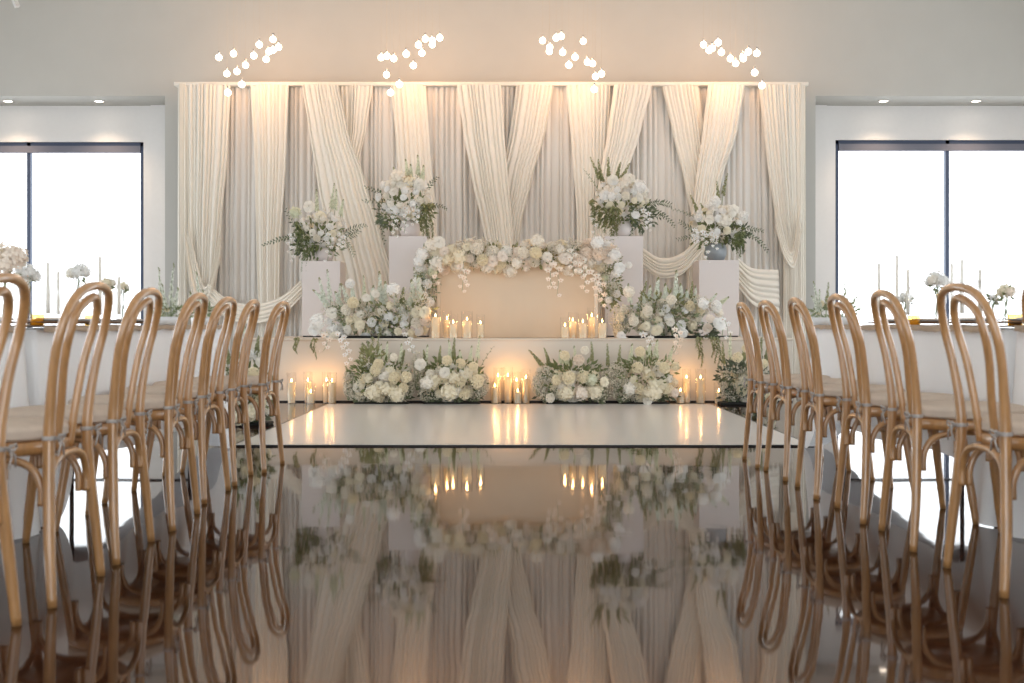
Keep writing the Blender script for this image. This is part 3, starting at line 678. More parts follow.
A = big('floor_arrangement', 'cream rose floor arrangement just left of the middle floor candles', GF, ZF, 0, 452,
    [(452, 382, 31, 17, 26, ['h_cream', 'h_ivory', 'c_cream', 'r_cream', 'c_ivory'])], WK, 20, .05, .078,
    [((424, 376), (428, 345), .018, 'lime'), ((428, 378), (424, 350), .018, 'olive'), ((440, 372), (441, 346), .016, 'olive'), ((448, 370), (449, 340), .018, 'lime'), ((455, 370), (455, 338), .018, 'olive'), ((470, 370), (472, 346), .018, 'lime'), ((478, 370), (480, 336), .018, 'lime'), ((462, 368), (460, 350), .018, 'lime')],
    [(476, 388, 13, 13), (482, 384, 8, 12), (418, 370, 8, 20), (430, 394, 14, 8)], [(452, 378, 34, 20, 300, 'leaf'), (452, 394, 34, 7, 160, 'dark')],
    [('h_cream', 450, 391, 9), ('h_ivory', 428, 382, 7), ('c_ivory', 431, 373, 4.5), ('c_cream', 448, 360, 5.5), ('c_cream', 461, 363, 5.5), ('c_cream', 474, 366, 5), ('c_cream', 460, 381, 7), ('h_cream', 436, 379, 7), ('c_cream', 478, 380, 7), ('c_cream', 465, 393, 6), ('r_ivory', 421, 364, 6), ('r_ivory', 446, 372, 6), ('r_cream', 466, 374, 7)], .66)
A.sprig((478, 372), (486, 356), (494, 346), 8, .03, .012, 'dark')
A = big('floor_arrangement', "floor arrangement with a misty baby's breath cloud left of the stage centre gap", GF, ZF, 0, 572,
    [(574, 385, 28, 15, 24, ['h_cream', 'h_ivory', 'c_cream', 'r_cream', 'c_ivory'])], WK, 20, .048, .072,
    [((548, 374), (529, 350), .018, 'olive'), ((550, 372), (544, 348), .016, 'olive'), ((562, 370), (560, 350), .018, 'lime'), ((590, 372), (591, 342), .016, 'olive'), ((568, 372), (567, 352), .022, 'lime'), ((575, 372), (574, 346), .018, 'lime'), ((608, 378), (607, 344), .016, 'olive')],
    [(548, 388, 14, 15), (540, 384, 9, 12), (600, 386, 14, 18), (545, 374, 10, 8)], [(572, 378, 34, 18, 300, 'leaf'), (570, 396, 34, 5, 120, 'dark')],
    [('c_cream', 564, 355, 5.5), ('c_blush', 578, 360, 6), ('c_ivory', 584, 350, 4.5), ('c_cream', 556, 379, 5.5), ('c_cream', 568, 377, 7), ('c_cream', 582, 376, 7), ('h_lime', 590, 379, 6.5), ('r_cream', 603, 381, 5), ('h_cream', 566, 392, 8), ('h_blush', 580, 392, 8), ('h_cream', 594, 391, 8.5), ('c_ivory', 550, 397, 5)], .6)
bpy.data.objects[A.e.name]['label'] = "cream floor arrangement with baby's breath, just right of the middle floor candles"
A = big('floor_arrangement', 'cream rose floor arrangement just left of the right floor candles', GF, ZF, 0, 645,
    [(648, 382, 26, 19, 22, ['h_cream', 'h_ivory', 'c_cream', 'r_cream', 'c_ivory'])], WK, 20, .045, .07,
    [((630, 370), (632, 344), .02, 'lime'), ((636, 368), (640, 346), .018, 'olive'), ((648, 366), (650, 344), .022, 'lime'), ((656, 366), (657, 340), .022, 'lime'), ((668, 368), (673, 346), .018, 'lime'), ((618, 376), (620, 345), .016, 'olive'), ((642, 368), (644, 348), .02, 'lime')],
    [(622, 388, 13, 15), (616, 374, 12, 14), (640, 396, 12, 7)], [(646, 376, 32, 22, 300, 'leaf'), (648, 395, 28, 7, 160, 'dark')],
    [('c_cream', 638, 351, 5.5), ('c_cream', 636, 367, 6), ('c_cream', 648, 375, 7), ('c_cream', 662, 367, 6), ('c_cream', 673, 366, 5), ('c_cream', 637, 388, 6), ('h_cream', 652, 391, 8.5), ('r_blush', 673, 392, 4.5), ('c_cream', 664, 388, 6), ('r_ivory', 646, 400, 5), ('h_ivory', 628, 388, 6.5), ('r_cream', 659, 384, 6)], .55)
A = big('floor_arrangement', "floor arrangement heavy with baby's breath behind the far chair of the right row", GF, ZF, 0, 745,
    [(750, 386, 22, 16, 12, ['c_cream', 'r_cream', 'h_cream', 'c_ivory'])], WK, 20, .045, .066,
    [((724, 376), (722, 342), .016, 'olive'), ((731, 372), (730, 334), .018, 'lime'), ((742, 368), (744, 344), .018, 'olive'), ((760, 370), (761, 338), .024, 'olive'), ((767, 370), (768, 344), .022, 'olive')],
    [(733, 378, 17, 16), (730, 392, 12, 10), (752, 378, 18, 16)], [(745, 378, 28, 22, 420, 'dark'), (748, 395, 28, 7, 180, 'dark')],
    [('c_cream', 735, 357, 5.5), ('c_cream', 739, 390, 6), ('c_cream', 743, 348, 4.5), ('c_cream', 767, 397, 7), ('c_cream', 760, 363, 5), ('c_cream', 746, 380, 5)], .6)
ZL = 9.0
A = big('floor_arrangement', 'tall cream floor arrangement behind the far chair of the left row', GF, ZL, 0, 247,
    [(247, 396, 22, 26, 26, ['c_cream', 'r_cream', 'h_cream', 'c_ivory']), (253, 368, 14, 14, 9)], WK, 20, .045, .066,
    [((240, 370), (236, 338), .018, 'olive'), ((250, 366), (246, 326), .018, 'lime'), ((258, 366), (260, 336), .018, 'olive'), ((230, 376), (226, 344), .018, 'olive')],
    [(236, 380, 16, 18), (258, 392, 12, 18)], [(247, 390, 24, 30, 420, 'leaf'), (247, 415, 22, 9, 140, 'dark')], [('h_cream', 244, 416, 8), ('h_cream', 256, 412, 8), ('c_cream', 258, 372, 6), ('c_cream', 252, 384, 6)], .45)

# ------------------------------------------------------------------ candles
MWAX = {}
def candle(px, pt, pb, wpx, label, Z, zbase, glass=True, wicks=1, lit=1.0, group=None):
    r = wpx/2*Z/F; h = (pb-pt)*Z/F; x = X(px, Z)
    t = thing('pillar_candle', label, 'candle', (x, Z, zbase), 0, group)
    m = MB(); lathe(m, [(r*.96, .004), (r, .010), (r, h-.006), (r*.93, h), (r*.6, h-.004), (r*.25, h-.012)], (0, 0, 0), 'wax', 24); m.build('wax_pillar', t)
    for k in range(wicks):
        ox = (k-(wicks-1)/2)*r*.9
        m = MB(); tube(m, [(ox, 0, h-.013), (ox+.001, 0, h+.008)], .0016, 'wick', 5); m.build('wick', t)
        m = MB(); lathe(m, [(.0005, 0), (.005, .006), (.006, .012), (.004, .021), (.0016, .030), (.0004, .036)], (ox, 0, h+.006), 'flame', 10, False); m.build('flame', t)
    if glass:
        R_ = r*1.32; m = MB(); lathe(m, [(R_, 0), (R_, h+.10), (R_-.003, h+.10)], (0, 0, 0), 'clear', 24, False); lathe(m, [(.001, .001), (R_, .001)], (0, 0, 0), 'clear', 24, False); m.build('glass_cylinder', t)
    L = bpy.data.lights.new('candle_light', 'POINT'); L.energy = CE*lit; L.color = (1, .50, .18); L.shadow_soft_size = .012
    o = bpy.data.objects.new('candle_light', L); COL.objects.link(o); o.parent = t; o.location = (0, 0, h+.056)
CE = .38
Zc = 11.42
GC = 'candles on the floor before the stage'
Lb = [(291.5, 382, 403, 7, 'tall candle in glass at the left end of the floor, beside the chair row'),
      (308, 382, 403, 6.5, 'tall candle standing behind the short one in the left floor trio', .12),
      (310.8, 392.5, 403, 7, 'short candle in front of a tall one, second spot from the left on the floor', -.03),
      (326.5, 382, 403, 6.5, 'tall candle partly hidden behind its neighbour nearest the left flowers', .12),
      (332, 382, 403, 7.2, 'tall candle on the floor nearest the leftmost floor flowers'),
      (494.8, 387, 403, 6.5, 'medium candle at the left end of the middle floor cluster'),
      (498, 376.5, 402, 6.5, 'glowing tall candle second from left in the middle floor cluster', .12),
      (508, 376, 402, 7, 'tall amber glowing candle in the centre of the middle floor cluster', .1),
      (516.5, 381, 402, 6.5, 'tall candle behind the short one in the middle floor cluster', .12),
      (517.8, 392, 403, 7.3, 'short candle at the front of the middle floor cluster', -.04),
      (526, 378.5, 403, 6.6, 'tall candle at the right end of the middle floor cluster'),
      (680.5, 391.5, 403, 7.5, 'short candle beside the flowers, first of the right floor candles'),
      (686.6, 378, 402, 6.5, 'tall glowing candle just behind the first short right floor candle', .12),
      (700.6, 378, 402.5, 7.8, 'thick tall candle with tipped flame between the two short right floor candles'),
      (718.8, 392, 403, 7.5, 'short lone candle on the floor by the dark right end flowers')]
for q in Lb:
    dz = q[5] if len(q) > 5 else 0
    candle(q[0], q[1], q[2], q[3], q[4], Zc+dz*.8, 0, group=GC)
Ls = [(435.5, 317.5, 338.5, 8, 'tall candle on the stage at the left corner of the head table', 0),
      (447, 320, 338, 6.5, 'tall candle second from the left on the stage, behind a shorter one', .1),
      (453.3, 324, 338.5, 7.3, 'shorter candle in the left stage group, in front of the tall one', -.03),
      (467, 321, 338.5, 8.6, 'thick tall candle fourth from the left in the left stage group', 0),
      (480.5, 324, 338, 6, 'slim candle at the inner end of the left stage group', 0),
      (565, 327, 338.5, 7, 'short candle at the inner end of the right stage group', -.03),
      (572.8, 322, 338.5, 7, 'candle second from the inner end of the right stage group', .03),
      (582.8, 323.5, 338.5, 7.2, 'candle in the middle of the right stage group', -.02),
      (591.8, 317, 338, 6.5, 'tallest glowing candle of the right stage group', .1),
      (602.3, 323, 338.5, 8, 'candle at the right corner of the head table on the stage', 0)]
for q in Ls: candle(q[0], q[1], q[2], q[3], q[4], 11.78+q[5], sz, group='candles on the stage before the head table')

# ------------------------------------------------------------------ globe pendants
ZG = 13.0
o4 = 4.655
c1 = [(88, 174), (156, 157), (125, 250), (172, 240), (212, 210), (195, 300), (130, 338), (250, 166), (276, 115), (340, 90), (308, 183), (320, 148), (340, 140), (366, 126)]
c2 = [(843, 175), (870, 168), (902, 180), (868, 255), (887, 338), (928, 299), (960, 158), (993, 212), (1017, 116), (1049, 88), (1081, 95), (1081, 115), (1033, 154), (1116, 83)]
c3 = [(664, 96), (697, 127), (695, 146), (727, 83), (750, 76), (757, 150), (786, 210), (815, 173), (853, 99), (872, 196), (897, 203), (910, 263), (938, 251), (904, 323)]
c4 = [(482, 115), (508, 141), (522, 132), (550, 105), (565, 150), (607, 180), (632, 202), (667, 168), (667, 180), (691, 148), (730, 155), (720, 245), (754, 305)]
labs = ['cluster of glowing white globe pendants hanging at the left end above the backdrop', 'globe pendant cluster hanging second from the left, above the tall left plinth flowers',
        'globe pendant cluster hanging third from the left, above the right half of the head table', 'globe pendant cluster hanging at the right end above the backdrop']
me_g = None
for k, (c, ox) in enumerate(((c1, 200), (c2, 200), (c3, 400), (c4, 600))):
    pts = [(ox+a/o4, 20+b/o4) for a, b in c]
    cx = sum(p[0] for p in pts)/len(pts); xc = X(cx, ZG)
    t = thing('globe_pendant', labs[k], 'pendant light', (xc, ZG, ZC), 0, 'globe pendant clusters')
    m = MB(); lathe(m, [(.42, 0), (.42, -.03), (.40, -.035)], (0, 0, 0), 'plate', 32); m.build('ceiling_plate', t)
    n = len(pts)
    for i, (px, py) in enumerate(pts):
        dy = .32*math.sin(i*2*PI/n*1.5+k); Z = ZG+dy; x = X(px, Z)-xc; z = ZH(py, Z)-ZC
        tt = bpy.data.objects
        m = MB(); tube(m, [(x, dy, z+.04), (x, dy, -.03)], .0008, 'cord', 5); m.build('cord', t)
        m = MB(); lathe(m, [(.008, .045), (.012, .05), (.012, .065), (.004, .07)], (x, dy, z), 'silver', 8); m.build('globe_cap', t)
        if me_g is None:
            m = MB(); lathe(m, [(.037*math.sin(PI*j/12)+1e-5, -.037*math.cos(PI*j/12)) for j in range(13)], (0, 0, 0), 'globe', 20, False); me_g = m.mesh('globe')
        link('globe', me_g, t, (x, dy, z))
    L = bpy.data.lights.new('pendant_light', 'POINT'); L.energy = 16; L.color = (1, .52, .24); L.shadow_soft_size = .25
    o = bpy.data.objects.new('pendant_light', L); COL.objects.link(o); o.parent = t; o.location = (0, .36, ZH(46, ZG)-ZC)

# ------------------------------------------------------------------ bentwood chairs
def make_chair():
    t = thing('bentwood_chair', 'x', 'chair')
    # rear legs and outer hoop: one continuous bent rod
    half = [(.205, -.240, 0), (.192, -.228, .15), (.168, -.217, .33), (.156, -.213, .46), (.162, -.219, .56), (.178, -.235, .68), (.184, -.254, .765), (.164, -.275, .84), (.108, -.292, .888), (.0, -.300, .903)]
    C = spline(half+[(-x, y, z) for x, y, z in half[:-1]][::-1], 6)
    n = len(C); rad = [.0165 if min(i, n-1-i) > 22 else .0135+.0035*min(1, min(i, n-1-i)/8) for i in range(n)]
    rad = [r if C[i].z < .5 else max(.0135, .0165-.004*(C[i].z-.5)/.2) for i, r in enumerate(rad)]
    m = MB(); tube(m, C, rad, 'wood', 12); m.build('back_frame', t)
    h2 = [(.055, -.195, .425), (.060, -.210, .54), (.082, -.229, .68), (.093, -.251, .77), (.076, -.270, .835), (.0, -.287, .871)]
    C = spline(h2+[(-x, y, z) for x, y, z in h2[:-1]][::-1], 6)
    m = MB(); tube(m, C, .0125, 'wood', 10); m.build('inner_hoop', t)
    # seat ring (rounded trapezoid), solid caned centre
    def ringpt(a, rx, ry):
        c, s = math.cos(a), math.sin(a); e = .78
        return (rx*math.copysign(abs(c)**e, c)*(1+.06*s), ry*math.copysign(abs(s)**e, s))
    def slab(m, rx, ry, prof, mt):
        N = 48; vs = []; fs = []
        for k, z in prof:
            for i in range(N):
                x, y = ringpt(2*PI*i/N, rx*k, ry*k); vs.append((x, y, z))
        for j in range(len(prof)-1):
            for i in range(N): fs.append((j*N+i, j*N+(i+1) % N, (j+1)*N+(i+1) % N, (j+1)*N+i))
        fs.append(tuple(range(N))[::-1]); fs.append(tuple((len(prof)-1)*N+i for i in range(N))); m.add(vs, fs, mt)
    m = MB(); slab(m, .200, .200, [(.95, .415), (1, .422), (1, .448), (.96, .455), (.5, .455)], 'wood'); m.build('seat', t)
    m = MB(); slab(m, .202, .198, [(.93, .456), (1, .462), (1.01, .468), (1.0, .474), (1.01, .482), (1.0, .490), (.95, .499), (.6, .503), (.2, .504)], 'cushion'); cu = m.build('seat_cushion', t)
    for s in (-1, 1):
        m = MB(); tube(m, spline([(s*.160, .150, .42), (s*.172, .168, .28), (s*.184, .19, .12), (s*.192, .205, 0)], 5), [.0175]*8+[.0165]*4+[.015, .014, .0135, .013], 'wood', 12); m.build('leg', t)
        # little satin bow tying the cushion to the frame
        m = MB(); p = Vector((s*.157, -.216, .468))
        lathe(m, [(.0195, -.006), (.021, 0), (.0195, .006)], p+Vector((0, .004, 0)), 'satin', 12, False)
        for a in (-1, 1):
            tube(m, [p+Vector((0, -.02, 0)), p+Vector((a*.018, -.034, .012)), p+Vector((a*.032, -.03, .002)), p+Vector((a*.014, -.03, -.006)), p+Vector((0, -.02, 0))], .0035, 'satin', 5)
            tube(m, [p+Vector((0, -.022, 0)), p+Vector((a*.012, -.034, -.02)), p+Vector((a*.024, -.03, -.05))], .003, 'satin', 5)
        m.build('cushion_tie', cu)
    def brace(pts):
        m = MB(); tube(m, spline(pts, 7), .0115, 'wood', 10); m.build('brace', t)
    def arch(a, b):   # bent hairpin between two legs
        a, b = Vector(a), Vector(b); up = Vector((0, 0, 1)); f = lambda k, z: tuple(a.lerp(b, k)[:2])+(z,)
        brace([f(0, .275), f(.01, .335), f(.10, .385), f(.30, .408), f(.5, .411), f(.70, .408), f(.90, .385), f(.99, .335), f(1, .275)])
    arch((-.152, -.212, 0), (.152, -.212, 0)); arch((-.150, .155, 0), (.150, .155, 0))
    arch((.150, -.190, 0), (.152, .142, 0)); arch((-.150, -.190, 0), (-.152, .142, 0))
    return t
def copy_tree(o, parent=None):
    c = o.copy(); COL.objects.link(c); c.parent = parent
    for ch in [q for q in bpy.data.objects if q.parent == o and q != c]: copy_tree(ch, c)
    return c
proto = make_chair(); used = False
LC = [(2.80, -1.530, 2), (3.40, -1.525, 1.5), (3.97, -1.545, 2), (4.58, -1.543, 2.4), (5.26, -1.590, -.5), (5.81, -1.600, 2), (6.31, -1.546, -2)]
RC = [(2.93, 1.66, 2), (3.53, 1.655, 1.4), (4.18, 1.642, -3), (4.74, 1.634, -2), (5.37, 1.617, -2.4), (6.00, 1.613, 1), (6.51, 1.593, -1.7)]
ordn = ['nearest to the camera', 'second from the camera', 'third from the camera', 'fourth from the camera', 'fifth from the camera', 'sixth from the camera', 'at its far end']
for side, lst in (('left', LC), ('right', RC)):
    for k, (Z, x, yaw) in enumerate(lst):
        c = proto if not used else copy_tree(proto); used = True
        c.location = (x, Z, 0); c.rotation_euler = (0, 0, (PI/2 if side == 'left' else -PI/2)+math.radians(yaw))
        c['label'] = f'honey bentwood chair with beige cushion in the {side} row, {ordn[k]}'
        c['group'] = f'bentwood chairs along the {side} table'

# ------------------------------------------------------------------ guest tables
TZ = .768
def guest_table(side, xi, Z0, Z1, label, clab, seed, nearc, farc):
    sg = -1 if side == 'left' else 1; W = .92
    xc = sg*(xi+W/2); yc = (Z0+Z1)/2; hx, hy = W/2, (Z1-Z0)/2
    t = thing('banquet_table', label, 'table', (xc, yc, 0), 0, 'long banquet tables')
    m = MB(); box(m, -hx, hx, -hy, hy, TZ-.035, TZ-.006, 'plinth', .008); m.build('tabletop', t, False)
    for sy in (-1, 1):
        for sx in (-1, 1):
            m = MB(); tube(m, [(sx*(hx-.1), sy*(hy-.32), TZ-.04), (sx*(hx-.1), sy*(hy-.32), .012), ], .014, 'black', 8); lathe(m, [(.018, 0), (.018, .014)], (sx*(hx-.1), sy*(hy-.32), 0), 'black', 10); m.build('leg', t)
        m = MB(); tube(m, [(-(hx-.1), sy*(hy-.32), .16), ((hx-.1), sy*(hy-.32), .16)], .010, 'black', 8); m.build('leg_crossbar', t)
    # cloth
    m = MB(); r = .05; ring = []; hm = .21 if farc is False else .03
    def seg(x0, y0, x1, y1, n):
        for k in range(n): q = k/n; ring.append((x0+(x1-x0)*q, y0+(y1-y0)*q))
    nl, nw = 110, 46
    seg(-hx, -hy, hx, -hy, nw); seg(hx, -hy, hx, hy, nl); seg(hx, hy, -hx, hy, nw); seg(-hx, hy, -hx, -hy, nl)
    N = len(ring); vs = []; fs = []; rows = 14; s = 0; pos = []
    for i in range(N):
        pos.append(s); a, b = ring[i], ring[(i+1) % N]; s += math.hypot(b[0]-a[0], b[1]-a[1])
    for j in range(rows+1):
        tj = j/rows
        for i, (x, y) in enumerate(ring):
            dx, dy = hx-abs(x), hy-abs(y)
            d = max(dx, dy)         # distance from the nearest corner along the edge
            c = 1/(1+(d/.21)**4)
            inner = .5+.5*(x*-sg)/hx; inner = max(0, min(1, (inner-.15)/.55)); c *= inner
            hem = .62*(1-inner)+inner*(hm*(1-c)+.02*math.sin(pos[i]*3+seed)*(1-c)+.004)
            z = TZ-(TZ-hem)*tj
            nx = (1 if x > 0 else -1) if dx < 1e-6 else 0; ny = (1 if y > 0 else -1) if dy < 1e-6 else 0
            if dx < .04 and dy < .04: nx, ny = (1 if x > 0 else -1)*.8, (1 if y > 0 else -1)*.8
            wave = (.5+.5*math.sin(pos[i]*17+2.2*math.sin(pos[i]*2.3+seed)))*.022*tj**.8
            fl = .008+.012*tj+wave+c*.045*tj**1.3
            endk = .25 if ((y < 0 and nearc) or (y > 0 and farc)) else 1
            x2 = x+nx*fl; y2 = y+ny*fl*endk
            
            vs.append((x2, y2, z))
    for j in range(rows):
        for i in range(N): fs.append((j*N+i, j*N+(i+1) % N, (j+1)*N+(i+1) % N, (j+1)*N+i))
    fs.append(tuple(range(N))); m.add(vs, fs, 'cloth')
    o = m.build('tablecloth', None, True, (xc, yc, 0)); tag(o, clab, 'tablecloth', 'white tablecloths')
    # taupe runner along the aisle side
    m = MB(); nx_, ny_ = 14, 70; vs = []; fs = []; a0, a1 = -hx-.030, hx-.25
    for j in range(ny_+1):
        for i in range(nx_+1):
            u, v = i/nx_, j/ny_; x = (a0+(a1-a0)*(u if i else 0)) if i != 1 else a0+.002; y = -hy+.03+(2*hy-.06)*v
            z = TZ+.006+.016*abs(noise.noise(Vector((x*9, y*5, seed))))+.004*math.sin(y*23+x*9)**2-(.02 if i == 0 else 0)
            vs.append((x*(-sg if sg < 0 else 1)*1.0 if False else (-sg)*(-x), y, z))
    for j in range(ny_):
        for i in range(nx_):
            q = j*(nx_+1)+i; fs.append((q, q+1, q+nx_+2, q+nx_+1))
    m.add(vs, fs, 'runner'); o = m.build('table_runner', None, True, (xc, yc, 0))
    tag(o, clab.replace('white tablecloth', 'crumpled taupe runner on the white tablecloth'), 'table runner', 'taupe table runners')
XI = {'left': 1.86, 'right': 1.92}
for side in ('left', 'right'):
    guest_table(side, XI[side], 1.85, 4.36, f'long banquet table at the near end of the {side} row, under its cloth', f'white tablecloth of the near table on the {side} side', 1.3 if side == 'left' else 2.9, False, True)
    guest_table(side, XI[side], 4.47, 7.32, f'long banquet table at the far end of the {side} row, under its cloth', f'white tablecloth of the far table on the {side} side', 4.1 if side == 'left' else 5.2, True, False)

# ------------------------------------------------------------------ things on the tables
zt_ = TZ+.017
def onx(px, Xt): return abs(Xt*F/(px-CX))
def place_setting(side, Z, k):
    sg = -1 if side == 'left' else 1; x = sg*(XI[side]+.24)
    where = ordn[k].replace('the camera', 'the camera')
    t = thing('charger_plate', f'bronze charger plate on the {side} table, {ordn[k]}', 'plate', (x, Z, zt_+.006), 0, f'charger plates on the {side} table')
    m = MB(); lathe(m, [(.09, 0), (.155, .006), (.16, .010), (.155, .011), (.1, .004), (.001, .004)], (0, 0, 0), 'charger', 32); m.build('charger_dish', t)
    t = thing('dinner_plate', f'white plate with folded napkin on the {side} table, {ordn[k]}', 'plate', (x, Z, zt_+.014), 0, f'dinner plates on the {side} table')
    m = MB(); lathe(m, [(.06, 0), (.125, .010), (.13, .014), (.124, .013), (.07, .005), (.001, .005)], (0, 0, 0), 'plate', 32); m.build('plate_dish', t)
    m = MB(); box(m, -.045, .045, -.085, .085, .010, .020, 'cushion', .004); m.build('napkin', t)
for side, lst in (('left', LC), ('right', RC)):
    for k, (Z, x, yaw) in enumerate(lst): place_setting(side, Z, k)
def glass_thing(x, Z, h, label, group, kind='goblet'):
    t = thing('wine_glass' if kind == 'goblet' else 'water_glass', label, 'glass', (x, Z, zt_-.005), 0, group)
    m = MB(); lathe(m, [(.034, 0), (.034, .003), (.005, .010), (.004, h*.45)], (0, 0, 0), 'clear', 20, False); m.build('glass_stem', t)
    m = MB(); lathe(m, [(.004, h*.45), (.024, h*.5), (.036, h*.64), (.037, h*.78), (.031, h), (.0295, h), (.035, h*.78), (.034, h*.65)], (0, 0, 0), 'clear', 20, False); m.build('glass_bowl', t)
def votive(px, Xt, label):
    Z = onx(px, Xt); t = thing('amber_votive', label, 'votive', (X(px, Z), Z, zt_-.004), 0, 'amber votives on the tables')
    m = MB(); lathe(m, [(.026, 0), (.03, .006), (.031, .05), (.030, .052)], (0, 0, 0), 'amber', 20, False); m.build('votive_cup', t)
    m = MB(); lathe(m, [(.026, .003), (.026, .032), (.001, .032)], (0, 0, 0), 'amberwax', 16); m.build('wax', t)
M['amberwax'] = mat('amber_wax', srgb(206, 160, 60), .4)
for px, Xt, lb in ((37, -2.12, 'amber glass votive on the left table nearest the window mullion'), (91, -2.12, 'amber glass votive seen inside the hoop of the second left chair'), (163, -2.05, 'amber glass votive on the left table near the white spike stems'),
                   (1015, 2.15, 'amber glass votive at the right edge of the view on the right table'), (914, 2.06, 'amber glass votive under the low white bloom on the right table')):
    votive(px, Xt, lb)
def taper(px, Xt, pt, label, glass=False):
    Z = onx(px, Xt); h = ZH(pt, Z)-zt_; t = thing('taper_candle', label, 'candle', (X(px, Z), Z, zt_-.004), 0, 'white taper candles on the tables')
    m = MB(); lathe(m, [(.035, 0), (.035, .005), (.007, .012), (.006, .05), (.012, .06), (.013, .075)], (0, 0, 0), 'clear', 16, False); m.build('candle_holder', t)
    m = MB(); lathe(m, [(.0105, .06), (.0105, h*.5), (.008, h-.01), (.002, h)], (0, 0, 0), 'taper', 12); m.build('taper', t)
    if glass: m = MB(); lathe(m, [(.045, .0), (.045, h+.06)], (0, 0, 0), 'clear', 20, False); m.build('glass_sleeve', t)
for px, Xt, pt, lb, g in ((48, -2.3, 261, 'tall white taper between the two large white flower balls on the left table', True), (100, -2.3, 255, 'white taper just right of the round flower ball, left table', False), (119, -2.1, 275, 'white taper in front of the low cream flowers, left table', False), (58, -2.45, 270, 'white taper on the far side of the left table by the wine glasses', False),
                          (879, 2.3, 262, 'slim white taper farthest along the right table', False), (897, 2.48, 254, 'tallest slim taper beside the low white bloom, right table', False), (908, 2.2, 268, 'shorter taper next to the tallest one, right table', False), (962, 2.2, 258, 'white taper right of the large white bloom, right table', True), (952, 2.4, 262, 'taper touching the large white bloom, right table', False), (980, 2.4, 268, 'taper near the third right chair hoop, right table', False)):
    taper(px, Xt, pt, lb, g)
GG = 'wine glasses on the tables'
i = 0
for side, pxs in (('left', [(60, -2.1), (63, -2.5), (83, -2.15), (88, -2.4), (118, -2.2), (126, -2.3), (20, -2.02), (104, -2.45), (141, -2.2)]), ('right', [(915, 2.15), (921, 2.4), (956, 2.15), (966, 2.4), (974, 2.15), (984, 2.12), (890, 2.3), (940, 2.5), (868, 2.2)])):
    for px, Xt in pxs:
        glass_thing(X(px, onx(px, Xt)), onx(px, Xt), .21, f'clear stemmed wine glass standing on the {side} table', f'wine glasses on the {side} table')
def centre(px, py, Xt, wp, label, kinds, n, green=True):
    Z = onx(px, Xt); x = X(px, Z); foot = Vector((x, Z, zt_-.005)); t = thing('table_centrepiece', label, 'flower arrangement', foot, 0, 'flowers on the guest tables')
    hc = ZH(py, Z)-foot.z; r = wp/2*Z/F; vh = max(.08, min(hc-r*.75, .24))
    m = MB(); lathe(m, [(.035, 0), (.042, .01), (.042, vh), (.040, vh)], (0, 0, 0), 'clear', 20, False); m.build('vase', t)
    for k in range(3):
        a = k*2.1; m = MB(); tube(m, [(.018*math.cos(a), .018*math.sin(a), .01), (-.01*math.cos(a), -.01*math.sin(a), vh), (.25*r*math.cos(a), .25*r*math.sin(a), hc)], .0028, 'stem', 5); m.build('stem', t)
    put_bloom(t, kinds[0], Vector((0, 0, hc)), r*.82, (0, -.4, 1), .8)
    for k in range(n):
        a = 2*PI*k/n+ru(-.2, .2); put_bloom(t, R.choice(kinds), Vector((r*.62*math.cos(a), r*.62*math.sin(a), hc+ru(-.3, .15)*r)), r*.48, (math.cos(a), math.sin(a), .6))
    if green: foliage(t, Vector((0, 0, hc-r*.5)), r*.6, r*.6, r*.4, 16, 'leaf', .035, .014)
HW = ['h_white', 'h_ivory', 'h_white']
centre(5, 258, -2.25, 44, 'tall cream flower mass at the left edge of the view, left table', ['h_blush', 'h_cream', 'h_ivory'], 6)
centre(28, 273, -2.3, 26, 'white hydrangea in a tall vase below the window mullion, left table', HW, 5)
centre(78, 271, -2.3, 24, 'round white hydrangea ball above the second left chair, left table', HW, 5)
centre(107, 284, -2.35, 18, 'low cream flower ball beside the third left chair, left table', ['h_cream', 'h_ivory'], 4)
centre(123, 286, -2.45, 13, 'small low cream bloom farther along the left table', ['h_cream', 'h_ivory'], 4)
centre(937, 279, 2.35, 24, 'large round white bloom on a tall stem, right table', HW, 5)
centre(905, 297, 2.2, 17, 'low white bloom in a small vase, right table', HW, 4)
centre(1006, 291, 2.3, 20, 'square cream flower head near the right edge of the view, right table', ['h_cream', 'h_blush'], 4)
centre(993, 297, 2.35, 11, 'small bloom with dark foliage beside the cream flower head, right table', HW, 3)
def meadow(pxc, Xt, label, spikes, blooms):
    Z = onx(pxc, Xt); foot = Vector((X(pxc, Z), Z, zt_-.005)); A = Arr('table_centrepiece', label, 'flowers on the guest tables', foot, Z)
    m = MB(); lathe(m, [(.05, 0), (.07, .012), (.075, .05), (.07, .052)], (0, 0, 0), 'plate', 20); m.build('bowl', A.e)
    A.fol(pxc, 312, 14, 6, 90, 'stem', .035, .012)
    for a, b, mm in spikes: A.spike(a, b, .012, mm, 26, .75)
    for k, px, py, rr in blooms: put_bloom(A.e, k, A.p(px, py), A.w(rr), (ru(-.4, .4), -1, .6))
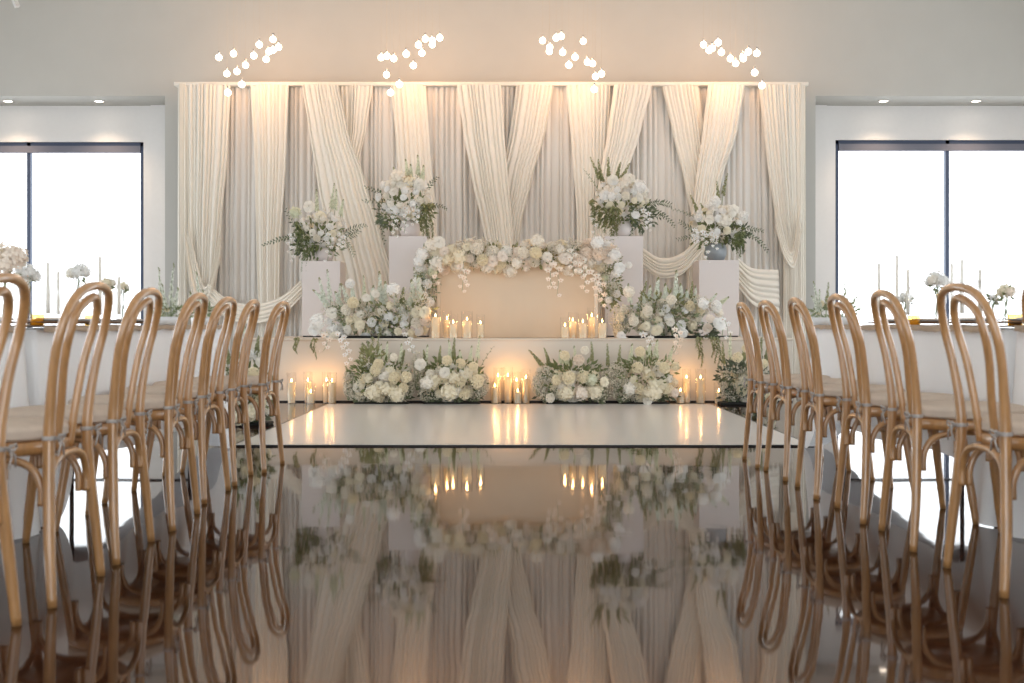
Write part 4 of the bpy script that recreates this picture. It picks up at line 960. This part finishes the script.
meadow(168, -2.0, 'low meadow bowl with tall white spikes at the far end of the left table', [((166, 316), (161, 268), 'mint'), ((168, 316), (164, 284), 'mint'), ((171, 316), (176, 264), 'mint'), ((172, 316), (180, 288), 'mint')], [('c_cream', 167, 309, 3.5), ('c_ivory', 160, 313, 3)])
meadow(203, -1.96, 'low bowl of tiny cream sprays at the very end of the left table', [((200, 316), (198, 272), 'mint'), ((205, 316), (204, 290), 'lime'), ((196, 316), (192, 292), 'lime')], [('c_cream', 194, 299, 4), ('c_ivory', 202, 305, 3.5)])
meadow(823, 1.99, 'low meadow bowl with white spikes beside the backdrop end, right table', [((820, 318), (812, 282), 'mint'), ((822, 318), (818, 290), 'mint'), ((826, 318), (827, 283), 'olive'), ((818, 318), (810, 296), 'mint')], [('c_cream', 820, 304, 4.5), ('c_cream', 818, 312, 3.5)])
meadow(845, 2.0, 'low green sprig bowl in front of the right window frame', [((842, 318), (842, 279), 'olive'), ((847, 318), (857, 294), 'olive'), ((845, 318), (847, 296), 'mint')], [('c_cream', 838, 306, 4)])

# ------------------------------------------------------------------ light and camera
w = bpy.data.worlds.new('overcast_sky'); S.world = w; w.use_nodes = True
nt = w.node_tree; bg = nt.nodes['Background']
bg.inputs[0].default_value = (.90, .955, 1, 1); bg.inputs[1].default_value = 3.0
cam = bpy.data.cameras.new('camera'); co = bpy.data.objects.new('camera', cam); COL.objects.link(co); S.camera = co
cam.sensor_width = 36; cam.lens = F*36/1024; cam.shift_y = (341.5-HY)/1024*-1
co.location = (0, 0, H); co.rotation_euler = (PI/2, 0, 0); cam.clip_start = .05; cam.clip_end = 200
cam.dof.use_dof = True; cam.dof.focus_distance = 12.0; cam.dof.aperture_fstop = 4.0
S.view_settings.view_transform = 'Standard'; S.view_settings.look = 'None'; S.view_settings.gamma = 1; S.view_settings.exposure = .32
S.view_settings.use_curve_mapping = False
S.cycles.use_denoising = True
S.cycles.max_bounces = 10; S.cycles.diffuse_bounces = 5; S.cycles.transparent_max_bounces = 24; S.cycles.caustics_reflective = False; S.cycles.caustics_refractive = False
S.cycles.sample_clamp_indirect = 6
